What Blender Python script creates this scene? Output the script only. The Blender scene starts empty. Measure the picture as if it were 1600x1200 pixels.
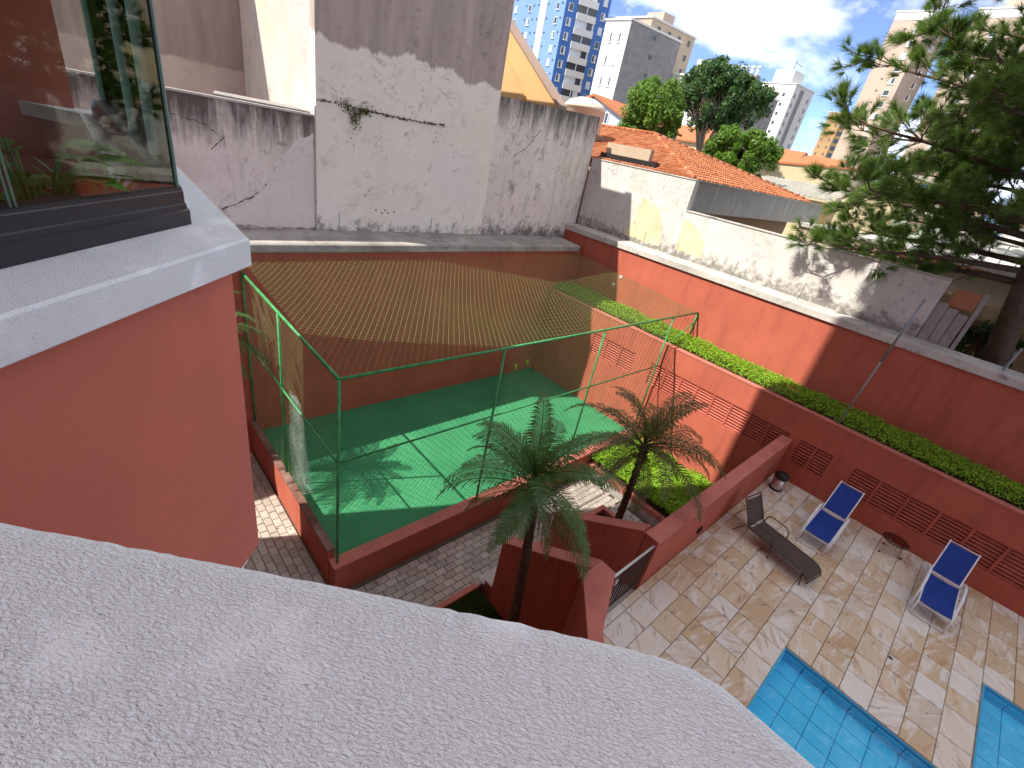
import bpy, math, random
from mathutils import Vector, Matrix
rnd = random.Random(11)
sc = bpy.context.scene
COL = sc.collection

# ---------------------------------------------------------------- camera
cd = bpy.data.cameras.new('camera'); cam = bpy.data.objects.new('camera', cd); COL.objects.link(cam)
def cam_axes(yaw, pitch, roll):
    y, p, r = map(math.radians, (yaw, pitch, roll))
    f = Vector((math.sin(y)*math.cos(p), math.cos(y)*math.cos(p), -math.sin(p)))
    rt = Vector((math.cos(y), -math.sin(y), 0)); up = rt.cross(f)
    return rt*math.cos(r)+up*math.sin(r), up*math.cos(r)-rt*math.sin(r), f
rt, up, fw = cam_axes(46.783, 27.501, 11.843)
cam.matrix_world = Matrix(((rt.x, up.x, -fw.x, 0), (rt.y, up.y, -fw.y, 0), (rt.z, up.z, -fw.z, 7.8), (0, 0, 0, 1)))
cd.sensor_width = 36; cd.lens = 36*720.26/1600; cd.clip_end = 4000; cd.clip_start = .02
sc.camera = cam

# ---------------------------------------------------------------- light
LIGHT = Vector((1, -.443, -1.282)).normalized()
ELEV = math.asin(-LIGHT.z)
w = bpy.data.worlds.new('World'); sc.world = w; w.use_nodes = True
nt = w.node_tree; nt.nodes.clear()
wo = nt.nodes.new('ShaderNodeOutputWorld'); bg = nt.nodes.new('ShaderNodeBackground')
sky = nt.nodes.new('ShaderNodeTexSky'); sky.sky_type = 'NISHITA'; sky.sun_disc = False
sky.sun_elevation = ELEV
sky.sun_rotation = math.atan2(-LIGHT.x, -LIGHT.y)
sky.air_density = .25; sky.dust_density = 0; sky.ozone_density = 2
tc = nt.nodes.new('ShaderNodeTexCoord')
mp = nt.nodes.new('ShaderNodeMapping'); mp.inputs['Scale'].default_value = (1, 1, 2.0); mp.inputs['Location'].default_value = (3.143, 4.76, 2.219)
no = nt.nodes.new('ShaderNodeTexNoise'); no.inputs['Scale'].default_value = 3.2; no.inputs['Detail'].default_value = 7; no.inputs['Roughness'].default_value = .58
no.inputs['Distortion'].default_value = .35
rp = nt.nodes.new('ShaderNodeValToRGB'); rp.color_ramp.elements[0].position = .44; rp.color_ramp.elements[1].position = .62
rp.color_ramp.elements[0].color = (.03, .03, .03, 1); rp.color_ramp.elements[1].color = (.95, .95, .95, 1)
mx = nt.nodes.new('ShaderNodeMix'); mx.data_type = 'RGBA'; mx.inputs['B'].default_value = (5.0, 4.98, 4.95, 1)
nt.links.new(tc.outputs['Generated'], mp.inputs['Vector']); nt.links.new(mp.outputs['Vector'], no.inputs['Vector'])
nt.links.new(no.outputs['Fac'], rp.inputs['Fac']); nt.links.new(rp.outputs['Color'], mx.inputs['Factor'])
nt.links.new(sky.outputs['Color'], mx.inputs['A']); nt.links.new(mx.outputs['Result'], bg.inputs['Color'])
bg.inputs['Strength'].default_value = .15
nt.links.new(bg.outputs['Background'], wo.inputs['Surface'])
sd = bpy.data.lights.new('sun', 'SUN'); sd.energy = 2.7; sd.angle = math.radians(.5); sd.color = (1, .93, .82)
so = bpy.data.objects.new('sun', sd); COL.objects.link(so); so.location = (-20, 20, 40)
so.rotation_euler = LIGHT.to_track_quat('-Z', 'Y').to_euler()
vs = sc.view_settings; vs.view_transform = 'Standard'; vs.look = 'None'; vs.exposure = 1.58; vs.gamma = 1
vs.use_curve_mapping = False

# ---------------------------------------------------------------- materials
class NT:
    def __init__(s, name):
        s.m = bpy.data.materials.new(name); s.m.use_nodes = True; s.t = s.m.node_tree
        s.b = s.t.nodes['Principled BSDF']; s.tc = s.n('ShaderNodeTexCoord'); s.geo = s.n('ShaderNodeNewGeometry')
        s.obj = s.tc.outputs['Object']; s.pos = s.geo.outputs['Position']
    def n(s, t): return s.t.nodes.new(t)
    def put(s, inp, v):
        if isinstance(v, bpy.types.NodeSocket): s.t.links.new(v, inp)
        elif isinstance(v, (tuple, list)) and len(v) == 3 and inp.type == 'RGBA': inp.default_value = (*v, 1)
        else: inp.default_value = v
    def scale(s, vec, sc_, loc=(0, 0, 0)):
        q = s.n('ShaderNodeMapping'); s.put(q.inputs['Vector'], vec); q.inputs['Scale'].default_value = sc_; q.inputs['Location'].default_value = loc
        return q.outputs['Vector']
    def noise(s, vec, scale=5, detail=4, rough=.55, dist=0):
        q = s.n('ShaderNodeTexNoise'); s.put(q.inputs['Vector'], vec); q.inputs['Scale'].default_value = scale
        q.inputs['Detail'].default_value = detail; q.inputs['Roughness'].default_value = rough; q.inputs['Distortion'].default_value = dist
        return q.outputs['Fac']
    def ramp(s, f, *st):
        q = s.n('ShaderNodeValToRGB'); s.put(q.inputs['Fac'], f); e = q.color_ramp.elements
        while len(e) < len(st): e.new(.5)
        for a, (p, c) in zip(e, st):
            a.position = p; a.color = (c, c, c, 1) if isinstance(c, (int, float)) else (*c, 1)
        return q.outputs['Color']
    def mix(s, f, a, b, mode='MIX'):
        q = s.n('ShaderNodeMix'); q.data_type = 'RGBA'; q.blend_type = mode
        s.put(q.inputs['Factor'], f); s.put(q.inputs['A'], a); s.put(q.inputs['B'], b); return q.outputs['Result']
    def math(s, op, a, b=0.0, c=None):
        q = s.n('ShaderNodeMath'); q.operation = op; s.put(q.inputs[0], a); s.put(q.inputs[1], b)
        if c is not None: s.put(q.inputs[2], c)
        return q.outputs[0]
    def sep(s, v):
        q = s.n('ShaderNodeSeparateXYZ'); s.put(q.inputs[0], v); return q.outputs
    def mapr(s, v, a, b, c=0, d=1):
        q = s.n('ShaderNodeMapRange'); s.put(q.inputs['Value'], v)
        for k, x in zip(('From Min', 'From Max', 'To Min', 'To Max'), (a, b, c, d)): q.inputs[k].default_value = x
        return q.outputs['Result']
    def bump(s, h, dist=.01, strength=1.0):
        q = s.n('ShaderNodeBump'); q.inputs['Strength'].default_value = strength; q.inputs['Distance'].default_value = dist
        s.put(q.inputs['Height'], h); s.put(s.b.inputs['Normal'], q.outputs['Normal'])
    def col(s, c, rough=.8, spec=.3):
        s.put(s.b.inputs['Base Color'], c); s.put(s.b.inputs['Roughness'], rough); s.put(s.b.inputs['Specular IOR Level'], spec)
        return s.m

def paint(name, c, var=.12, scale=1.3, rough=.75, bump=.0015, bscale=90, spec=.25, dirt=None, dirt_amt=.35):
    q = NT(name); d = tuple(x*(1-var) for x in c); e = tuple(min(1, x*(1+var)) for x in c)
    v = q.pos
    k = q.mix(q.ramp(q.noise(v, scale, 5), (.3, 0), (.7, 1)), d, e)
    if dirt:
        st = q.noise(q.scale(v, (2.2, 2.2, .35)), 1.6, 6, .65)
        k = q.mix(q.math('MULTIPLY', q.ramp(st, (.5, 0), (.72, 1)), dirt_amt), k, dirt)
    if bump: q.bump(q.noise(q.pos, bscale, 3), bump)
    return q.col(k, rough, spec)

def plain(name, c, rough=.5, metal=0, spec=.4):
    q = NT(name); n = q.noise(q.pos, 6, 3)
    m = q.col(q.mix(n, tuple(x*.88 for x in c), tuple(min(1, x*1.1) for x in c)), rough, spec); q.b.inputs['Metallic'].default_value = metal
    return m

def weathered(name, c1, c2, stain, top=None, band=None, amt=.55, streak=.5, seed=0, base=None):
    """old render: two plaster tones, dark mould patches, runoff streaks below the top edge"""
    q = NT(name); p = q.scale(q.pos, (1, 1, 1), (seed, seed*.7, 0)); z = q.sep(q.pos)[2]
    k = q.mix(q.ramp(q.noise(p, .8, 7, .6), (.35, 0), (.62, 1)), c1, c2)
    k = q.mix(q.math('MULTIPLY', q.ramp(q.noise(p, 14, 5, .7), (.45, 0), (.75, 1)), .25), k, tuple(x*.7 for x in c1))
    if band:   # (z of edge, colour): bare older render above an uneven line
        e = q.math('ADD', z, q.math('MULTIPLY', q.math('SUBTRACT', q.noise(q.scale(q.pos, (1, 1, .2)), .7, 6, .62), .5), band[2]))
        f = q.mapr(e, band[0]-.04, band[0]+.04)
        old = q.mix(q.ramp(q.noise(q.scale(q.pos, (1.6, 1.6, .22)), 1.5, 6, .6), (.35, 0), (.65, 1)), band[1], tuple(x*.72 for x in band[1]))
        k = q.mix(f, k, old)
    blot = q.ramp(q.noise(p, 1.7, 9, .72, .4), (.56, 0), (.70, 1))
    k = q.mix(q.math('MULTIPLY', blot, amt), k, stain)
    vein = q.ramp(q.math('ABSOLUTE', q.math('SUBTRACT', q.noise(p, 1.1, 6, .6, .8), .5)), (0, 1), (.007, 0))
    k = q.mix(q.math('MULTIPLY', vein, q.math('MULTIPLY', q.ramp(q.noise(p, .5, 2), (.5, 0), (.6, 1)), .75)), k, tuple(x*.5 for x in stain))
    if top is not None:
        st = q.noise(q.scale(p, (1.5, 1.5, .22)), 2.2, 8, .74, .3)
        g = q.mapr(z, top-1.2, top, 0, 1)
        k = q.mix(q.math('MULTIPLY', q.ramp(q.math('ADD', st, q.math('MULTIPLY', g, .32)), (.54, 0), (.82, 1)), streak), k, stain)
    if base is not None:
        g = q.mapr(z, base, base+.7, .3, 0)
        k = q.mix(q.math('MULTIPLY', q.ramp(q.math('ADD', q.noise(p, 3.5, 7, .7), g), (.6, 0), (.8, 1)), .8), k, tuple(x*.6 for x in stain))
    q.bump(q.math('ADD', q.noise(q.pos, 22, 6, .7), q.math('MULTIPLY', blot, .3)), .012, .6)
    return q.col(k, .92, .15)

def foliage(name, a, b, rough=.55, trans=.25):
    q = NT(name); r = q.geo.outputs['Random Per Island']
    k = q.mix(q.ramp(r, (0, 0), (1, 1)), a, b)
    q.col(k, rough, .3)
    tr = q.n('ShaderNodeBsdfTranslucent'); q.put(tr.inputs['Color'], q.mix(.5, k, (.25, .42, .04)))
    ms = q.n('ShaderNodeMixShader'); ms.inputs[0].default_value = trans
    q.t.links.new(q.b.outputs[0], ms.inputs[1]); q.t.links.new(tr.outputs[0], ms.inputs[2])
    q.t.links.new(ms.outputs[0], q.t.nodes['Material Output'].inputs['Surface'])
    return q.m

def clear_glass(name, tint=(.9, .96, .94), ior=1.5, bumps=None, gain=1.0):
    q = NT(name); q.t.nodes.remove(q.b)
    t = q.n('ShaderNodeBsdfTransparent'); t.inputs['Color'].default_value = (*tint, 1)
    g = q.n('ShaderNodeBsdfGlossy'); g.inputs['Roughness'].default_value = .0
    fr = q.n('ShaderNodeFresnel'); fr.inputs['IOR'].default_value = ior
    ms = q.n('ShaderNodeMixShader')
    if bumps:
        bn = q.n('ShaderNodeBump'); bn.inputs['Distance'].default_value = bumps[1]; bn.inputs['Strength'].default_value = 1
        q.put(bn.inputs['Height'], q.noise(q.pos, bumps[0], 3, .5, .6))
        q.put(g.inputs['Normal'], bn.outputs['Normal']); q.put(fr.inputs['Normal'], bn.outputs['Normal'])
    front = q.math('SUBTRACT', 1.0, q.geo.outputs['Backfacing'])
    q.put(ms.inputs[0], q.math('MULTIPLY', q.math('MULTIPLY', fr.outputs[0], gain), front))
    q.t.links.new(t.outputs[0], ms.inputs[1]); q.t.links.new(g.outputs[0], ms.inputs[2])
    q.t.links.new(ms.outputs[0], q.t.nodes['Material Output'].inputs['Surface'])
    return q.m

RED = (.44, .118, .075)
M = {}
M['red'] = paint('red_wall_paint', RED, .10, .9, .8, .004, 70, .2, dirt=(.20, .055, .042), dirt_amt=.4)
M['redb'] = paint('red_balcony_paint', (.50, .14, .095), .10, 1.3, .75, .003, 45, .25, dirt=(.30, .09, .07), dirt_amt=.3)
M['redtop'] = paint('red_wall_top', (.48, .16, .125), .14, 2.0, .8, .003, 60, .2)
M['white_frame'] = plain('white_lacquer', (.78, .8, .82), .35)
M['black'] = plain('black_aluminium', (.018, .018, .022), .38, 0, .5)
M['green_pipe'] = paint('green_pipe_paint', (.05, .30, .10), .35, 5, .45, 0, 50, .4, dirt=(.10, .10, .02), dirt_amt=.5)
M['grey_pipe'] = plain('grey_galvanised', (.22, .24, .27), .45, .5)
M['net'] = plain('green_nylon_net', (.19, .24, .09), .6)
M['net_side'] = plain('dark_green_net', (.10, .20, .09), .6)
M['net_sunlit'] = plain('sun_paled_net', (.55, .66, .62), .6)
M['conc_mid'] = weathered('weathered_white_render', (.84, .79, .70), (.88, .84, .755), (.22, .19, .165), top=None, band=(9.25, (.50, .43, .39), 1.6), amt=.30, seed=3, base=4.1)
M['conc_low'] = weathered('mouldy_grey_render', (.66, .59, .54), (.80, .73, .68), (.14, .12, .11), top=7.35, amt=.75, streak=1.0, seed=9, base=4.1)
M['conc_right'] = weathered('streaky_grey_render', (.75, .69, .64), (.84, .78, .73), (.13, .12, .11), top=9.15, amt=.75, streak=1.0, seed=21, base=4.3)
M['strip'] = weathered('peeling_cream_render', (.60, .54, .42), (.52, .52, .52), (.20, .20, .21), amt=.5, seed=33)
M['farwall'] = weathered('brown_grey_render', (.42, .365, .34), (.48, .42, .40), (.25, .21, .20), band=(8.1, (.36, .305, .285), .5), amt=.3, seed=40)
M['white_render'] = weathered('flaking_whitewash', (.66, .65, .62), (.54, .525, .49), (.24, .225, .19), top=None, amt=.6, seed=55, base=4.95)
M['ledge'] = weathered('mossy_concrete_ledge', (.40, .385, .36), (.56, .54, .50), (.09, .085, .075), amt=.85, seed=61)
M['ledge_back'] = weathered('dirty_darkened_ledge', (.24, .225, .205), (.42, .40, .37), (.06, .056, .05), amt=.9, seed=66)  # real dirt, darkened further to hold down a sunlit strip
M['shaded_render'] = weathered('stained_shade_parapet', (.42, .42, .40), (.48, .48, .46), (.20, .20, .19), top=7.7, amt=.2, streak=.6, seed=70)  # grey tone carries the shade of the unlit side, stains on top
M['cream'] = paint('cream_house_paint', (.58, .49, .31), .08, .5, .85, .002, 20)
M['beige'] = paint('beige_house_paint', (.48, .38, .28), .10, .6, .85, .002, 20, dirt=(.3, .24, .18), dirt_amt=.3)
M['peach'] = paint('peach_house_paint', (.58, .36, .165), .06, .5, .85, .002, 20)
M['brown_shade'] = paint('brown_house_paint', (.34, .25, .20), .08, .5, .85, .002, 20)
M['whitep'] = paint('white_facade', (.66, .65, .62), .04, .15, .8, 0)
M['blue_lit'] = paint('sunlit_blue_facade', (.17, .28, .52), .05, .12, .8, 0)  # sunlit face of the blue tower, light put into the colour
M['blue_shaded'] = paint('shaded_blue_facade', (.07, .17, .45), .05, .12, .8, 0)  # shaded face of the same tower, shade put into the colour
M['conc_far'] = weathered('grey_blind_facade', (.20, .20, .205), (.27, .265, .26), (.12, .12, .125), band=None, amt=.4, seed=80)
M['brownb'] = paint('ochre_facade', (.38, .24, .115), .05, .1, .8, 0)
M['pinkb'] = paint('beige_pink_facade', (.46, .36, .285), .05, .1, .8, 0)
M['wglass'] = plain('window_glass_dark', (.045, .055, .065), .12, 0, .6)
M['shutter'] = plain('pale_shutter', (.62, .66, .70), .5)
M['tank'] = plain('fibre_cement_tank', (.66, .60, .48), .8)
M['bluetank'] = plain('blue_plastic', (.02, .10, .34), .4)
M['bark'] = paint('tree_bark', (.115, .085, .062), .35, 6, .95, .02, 22, .1)
M['bark_pale'] = paint('pale_bark', (.40, .36, .31), .25, 6, .95, .02, 22, .1)
M['palm_bark'] = paint('palm_trunk_fibre', (.10, .075, .055), .4, 9, .95, .02, 30, .1)
M['palm'] = foliage('palm_frond', (.045, .11, .032), (.095, .19, .055), .42, .24)
M['palm_warm'] = foliage('palm_frond_bronze', (.06, .07, .024), (.12, .105, .035), .45, .25)
M['palm_dry'] = foliage('palm_frond_yellowing', (.09, .10, .035), (.15, .13, .04), .5, .2)
M['leaf_light'] = foliage('light_green_leaves', (.07, .16, .018), (.14, .25, .035), .5, .3)
M['leaf_dark'] = foliage('dark_green_leaves', (.022, .068, .02), (.05, .115, .03), .5, .2)
M['leaf_bush'] = foliage('bright_bush_leaves', (.06, .15, .012), (.12, .23, .025), .5, .3)
M['cover'] = foliage('ground_cover_leaves', (.16, .34, .014), (.32, .54, .04), .5, .32)
M['pine'] = foliage('pine_needles', (.04, .095, .02), (.17, .28, .05), .5, .28)
M['pot_leaf'] = foliage('house_plant_leaf', (.06, .14, .02), (.14, .26, .05), .35, .3)
M['grass'] = foliage('lawn_grass', (.03, .075, .014), (.06, .12, .02), .6, .2)
M['soil'] = paint('garden_soil', (.06, .045, .03), .3, 8, .95, .02, 30, .1)
M['sling_blue'] = paint('blue_sling_fabric', (.018, .05, .26), .10, 5, .8, .0012, 260, .2)
M['sling_brown'] = paint('brown_sling_fabric', (.085, .06, .05), .2, 4, .6, .0012, 260, .3)
M['brown_frame'] = plain('brown_tube', (.05, .035, .03), .4)
M['steel'] = plain('brushed_steel', (.55, .53, .50), .35, .8)
M['plastic_dark'] = plain('dark_plastic', (.02, .018, .02), .45)
M['slat'] = paint('red_louvre_paint', (.42, .105, .072), .15, 3, .7, 0)
M['tread'] = paint('pale_stone_tread', (.50, .46, .42), .15, 5, .8, .002, 50)
M['clay'] = None
M['glass'] = clear_glass('balcony_glass', (.90, .93, .91), 1.5, None, 2.5)
M['glass_edge'] = plain('green_glass_edge', (.24, .34, .29), .2)
M['table_glass'] = clear_glass('smoked_glass', (.66, .60, .60), 1.45)
M['kerbtop'] = weathered('mossy_red_kerb_top', (.17, .075, .055), (.30, .20, .17), (.05, .045, .035), amt=.8, seed=90)
M['water'] = clear_glass('pool_water', (.78, .95, 1.0), 1.33, (3.0, .05), 1.6)
M['wood'] = paint('weathered_plank', (.46, .36, .20), .25, 4, .9, .006, 30, .1, dirt=(.2, .13, .06), dirt_amt=.5)
M['greyboard'] = paint('grey_fibre_board', (.30, .29, .28), .15, 3, .9, .004, 30, .1)
M['interior'] = paint('interior_wall', (.40, .33, .28), .08, .6, .85, 0)
M['red_floor'] = paint('red_balcony_floor', (.30, .06, .04), .1, 2, .5, 0)
M['terracotta'] = paint('terracotta_pot', (.35, .15, .08), .12, 4, .8, .002, 40)

def clay_mat():
    q = NT('clay_roof_tile'); r = q.geo.outputs['Random Per Island']
    k = q.ramp(r, (0, (.30, .095, .042)), (.5, (.39, .14, .062)), (1, (.46, .21, .11)))
    k = q.mix(q.math('MULTIPLY', q.ramp(q.noise(q.pos, 1.1, 6, .7), (.5, 0), (.7, 1)), .45), k, (.20, .12, .085))
    q.bump(q.noise(q.pos, 25, 4), .01); return q.col(k, .9, .15)
M['clay'] = clay_mat()

def court_mat():
    q = NT('green_court_paint'); v = q.pos
    k = q.mix(q.ramp(q.noise(v, .7, 6, .6), (.35, 0), (.65, 1)), (.034, .215, .092), (.050, .265, .115))
    k = q.mix(q.math('MULTIPLY', q.ramp(q.noise(v, 5, 6, .75), (.55, 0), (.75, 1)), .35), k, (.03, .14, .075))
    k = q.mix(q.math('MULTIPLY', q.ramp(q.noise(v, 1.6, 8, .75, .5), (.58, 0), (.74, 1)), .4), k, (.11, .24, .15))
    q.bump(q.noise(v, 60, 4), .004); return q.col(k, .85, .2)
M['court'] = court_mat()

def roughcast():
    q = NT('white_roughcast_paint'); v = q.pos
    # comb-dragged texture paint: ridges stretched across the parapet, pits and flat rubbed patches
    vr = q.n('ShaderNodeVectorRotate'); vr.rotation_type = 'Z_AXIS'; q.put(vr.inputs['Vector'], q.pos); vr.inputs['Angle'].default_value = math.radians(48)
    dv = q.scale(vr.outputs['Vector'], (.42, 1, 1))
    a = q.noise(dv, 360, 3, .55, .4)
    b = q.noise(v, 230, 4, .65, .3)
    flat = q.ramp(q.noise(v, 9, 4), (.54, 1), (.74, .15))
    pit = q.ramp(q.noise(dv, 230, 2, .5, .2), (.27, 0), (.35, 1))
    h = q.math('ADD', q.math('MULTIPLY', q.ramp(a, (.36, 0), (.64, 1)), .85), q.math('MULTIPLY', b, .45))
    h = q.math('MULTIPLY', h, flat); h = q.math('ADD', h, q.math('MULTIPLY', pit, .5))
    h = q.math('ADD', h, q.math('MULTIPLY', q.noise(v, 30, 4, .6), .5))
    q.bump(h, .0022, 1.0)
    k = q.mix(q.ramp(q.noise(v, 5, 6, .6), (.3, 0), (.7, 1)), (.87, .88, .88), (.92, .925, .92))
    k = q.mix(q.math('MULTIPLY', q.ramp(q.noise(dv, 210, 2, .5), (.68, 0), (.73, 1)), .55), k, (.28, .26, .25))
    k = q.mix(q.math('MULTIPLY', q.ramp(q.noise(v, 2.6, 7, .7), (.55, 0), (.75, 1)), .22), k, (.55, .53, .50))
    return q.col(k, .8, .25)
M['roughcast'] = roughcast()

def stone_mat():
    q = NT('quartzite_slab'); oi = q.n('ShaderNodeObjectInfo'); r = oi.outputs['Random']
    off = q.n('ShaderNodeVectorMath'); off.operation = 'MULTIPLY_ADD'
    cx = q.n('ShaderNodeCombineXYZ'); q.put(cx.inputs[0], r); q.put(cx.inputs[1], r); q.put(cx.inputs[2], r)
    q.put(off.inputs[0], cx.outputs[0]); off.inputs[1].default_value = (37, 91, 53); q.put(off.inputs[2], q.obj)
    v = off.outputs[0]
    tone = q.ramp(r, (0, (.78, .75, .68)), (.25, (.72, .60, .44)), (.5, (.64, .50, .33)), (.75, (.58, .42, .255)), (1, (.72, .68, .60)))
    sk = q.math('MULTIPLY', q.math('SUBTRACT', r, .5), 1.6); vr = q.n('ShaderNodeVectorRotate'); vr.rotation_type = 'Z_AXIS'; q.put(vr.inputs['Vector'], v); q.put(vr.inputs['Angle'], sk)
    vv = q.scale(vr.outputs['Vector'], (1.2, 4.2, 3))
    wh = q.ramp(q.noise(vv, 1.0, 7, .6, .5), (.50, 0), (.62, 1))
    k = q.mix(q.math('MULTIPLY', wh, .8), tone, (.80, .78, .72))
    och = q.ramp(q.noise(q.scale(vr.outputs['Vector'], (.8, 2.6, 1)), 1.5, 7, .62, .7), (.55, 0), (.68, 1))
    k = q.mix(q.math('MULTIPLY', och, .85), k, (.50, .30, .145))
    dk = q.ramp(q.noise(vv, 2.0, 8, .7, .5), (.58, 0), (.66, 1))
    k = q.mix(q.math('MULTIPLY', dk, .7), k, (.26, .18, .125))
    k = q.mix(q.math('MULTIPLY', q.ramp(q.noise(v, 30, 4), (.45, 0), (.7, 1)), .15), k, (.28, .22, .16))
    q.bump(q.noise(v, 14, 6, .6), .006); return q.col(k, .62, .35)
M['stone'] = stone_mat()

def paver_mat():
    q = NT('concrete_paver'); oi = q.n('ShaderNodeObjectInfo'); r = q.geo.outputs['Random Per Island']
    rr = q.math('FRACT', q.math('ADD', oi.outputs['Random'], r))
    k = q.ramp(rr, (0, (.36, .32, .275)), (.5, (.43, .385, .335)), (1, (.50, .455, .405)))
    k = q.mix(q.math('MULTIPLY', q.ramp(q.noise(q.pos, 3, 6, .7), (.5, 0), (.7, 1)), .5), k, (.17, .155, .14))
    q.bump(q.noise(q.pos, 45, 5, .7), .006); return q.col(k, .9, .2)
M['paver'] = paver_mat()
M['grout'] = paint('sandy_grout', (.26, .215, .165), .3, 6, .95, .004, 60, .1)
M['joint'] = paint('dark_joint_fill', (.13, .105, .08), .2, 8, .95, .004, 60, .1)

def pool_mat():
    q = NT('blue_pool_tile'); oi = q.n('ShaderNodeObjectInfo')
    k = q.mix(oi.outputs['Random'], (.10, .60, .88), (.13, .66, .92))
    return q.col(k, .3, .4)
M['pool'] = pool_mat()
M['pool_grout'] = plain('pool_grout', (.05, .40, .68), .7)
M['ground'] = paint('dusty_ground', (.24, .21, .17), .2, .2, .95, .01, 4, .1)
M['asb'] = paint('fibre_cement_sheet', (.44, .42, .36), .15, .8, .9, .004, 20, .1, dirt=(.2, .19, .16), dirt_amt=.4)

# ---------------------------------------------------------------- mesh helpers
class MB:
    def __init__(s): s.v = []; s.f = []; s.mi = []
    def add(s, vs, fs, mi=0):
        o = len(s.v); s.v += [tuple(x) for x in vs]; s.f += [tuple(i+o for i in f) for f in fs]; s.mi += [mi]*len(fs); return s
    def box(s, a, b, mi=0):
        (x0, y0, z0), (x1, y1, z1) = a, b
        return s.add([(x0, y0, z0), (x1, y0, z0), (x1, y1, z0), (x0, y1, z0), (x0, y0, z1), (x1, y0, z1), (x1, y1, z1), (x0, y1, z1)],
                     [(3, 2, 1, 0), (4, 5, 6, 7), (0, 1, 5, 4), (1, 2, 6, 5), (2, 3, 7, 6), (3, 0, 4, 7)], mi)
    def bbox(s, a, b, r=.01, mi=0):
        """box with a chamfered top edge"""
        (x0, y0, z0), (x1, y1, z1) = a, b
        v = [(x0, y0, z0), (x1, y0, z0), (x1, y1, z0), (x0, y1, z0), (x0, y0, z1-r), (x1, y0, z1-r), (x1, y1, z1-r), (x0, y1, z1-r),
             (x0+r, y0+r, z1), (x1-r, y0+r, z1), (x1-r, y1-r, z1), (x0+r, y1-r, z1)]
        f = [(3, 2, 1, 0), (8, 9, 10, 11)]
        for k in range(4):
            j = (k+1) % 4; f += [(k, j, j+4, k+4), (k+4, j+4, j+8, k+8)]
        return s.add(v, f, mi)
    def prism(s, poly, z0, z1, mi=0, top=None):
        n = len(poly); z1s = [z1]*n if not isinstance(z1, (list, tuple)) else z1
        v = [(p[0], p[1], z0) for p in poly]+[(p[0], p[1], z) for p, z in zip(poly, z1s)]
        s.add(v, [tuple(range(n))[::-1]]+[(k, (k+1) % n, (k+1) % n+n, k+n) for k in range(n)], mi)
        o = len(s.v)-2*n; s.f.append(tuple(o+n+k for k in range(n))); s.mi.append(mi if top is None else top); return s
    def extrude_x(s, poly, x0, x1, mi=0):    # poly in (y,z)
        n = len(poly); v = [(x0, p[0], p[1]) for p in poly]+[(x1, p[0], p[1]) for p in poly]
        return s.add(v, [tuple(range(n)), tuple(range(n, 2*n))[::-1]]+[(k+n, (k+1) % n+n, (k+1) % n, k) for k in range(n)], mi)
    def extrude_y(s, poly, y0, y1, mi=0):    # poly in (x,z)
        n = len(poly); v = [(p[0], y0, p[1]) for p in poly]+[(p[0], y1, p[1]) for p in poly]
        return s.add(v, [tuple(range(n)), tuple(range(n, 2*n))[::-1]]+[(k+n, (k+1) % n+n, (k+1) % n, k) for k in range(n)], mi)
    def tube(s, pts, r, n=8, mi=0, cap=True):
        pts = [Vector(p) for p in pts]; rs = r if isinstance(r, (list, tuple)) else [r]*len(pts); rings = []
        prev = None
        for i, p in enumerate(pts):
            t = (pts[min(i+1, len(pts)-1)]-pts[max(i-1, 0)])
            if t.length < 1e-9: t = Vector((0, 0, 1))
            t.normalize()
            a = prev if prev is not None else (Vector((0, 0, 1)) if abs(t.z) < .9 else Vector((1, 0, 0)))
            u = (a - t*a.dot(t))
            if u.length < 1e-6: u = t.orthogonal()
            u.normalize(); prev = u; q = t.cross(u)
            rings.append([p+(u*math.cos(2*math.pi*k/n)+q*math.sin(2*math.pi*k/n))*rs[i] for k in range(n)])
        v = [x for R in rings for x in R]; f = []
        for i in range(len(rings)-1):
            for k in range(n):
                a, b = i*n+k, i*n+(k+1) % n; f.append((a, b, b+n, a+n))
        if cap: f += [tuple(range(n))[::-1], tuple(range((len(rings)-1)*n, len(rings)*n))]
        return s.add(v, f, mi)
    def lathe(s, prof, c=(0, 0, 0), n=24, mi=0):
        v = []; f = []
        for (r, z) in prof:
            v += [(c[0]+r*math.cos(2*math.pi*k/n), c[1]+r*math.sin(2*math.pi*k/n), c[2]+z) for k in range(n)]
        for i in range(len(prof)-1):
            for k in range(n): a, b = i*n+k, i*n+(k+1) % n; f.append((a, b, b+n, a+n))
        f += [tuple(range(n))[::-1], tuple(range((len(prof)-1)*n, len(prof)*n))]
        return s.add(v, f, mi)
    def mesh(s, name, mats, off=(0, 0, 0), smooth=False):
        me = bpy.data.meshes.new(name)
        me.from_pydata([(x-off[0], y-off[1], z-off[2]) for x, y, z in s.v], [], s.f)
        for m in (mats if isinstance(mats, (list, tuple)) else [mats]): me.materials.append(M[m] if isinstance(m, str) else m)
        if any(s.mi): me.polygons.foreach_set('material_index', s.mi)
        if smooth: me.polygons.foreach_set('use_smooth', [True]*len(me.polygons))
        me.update(); return me

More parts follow.
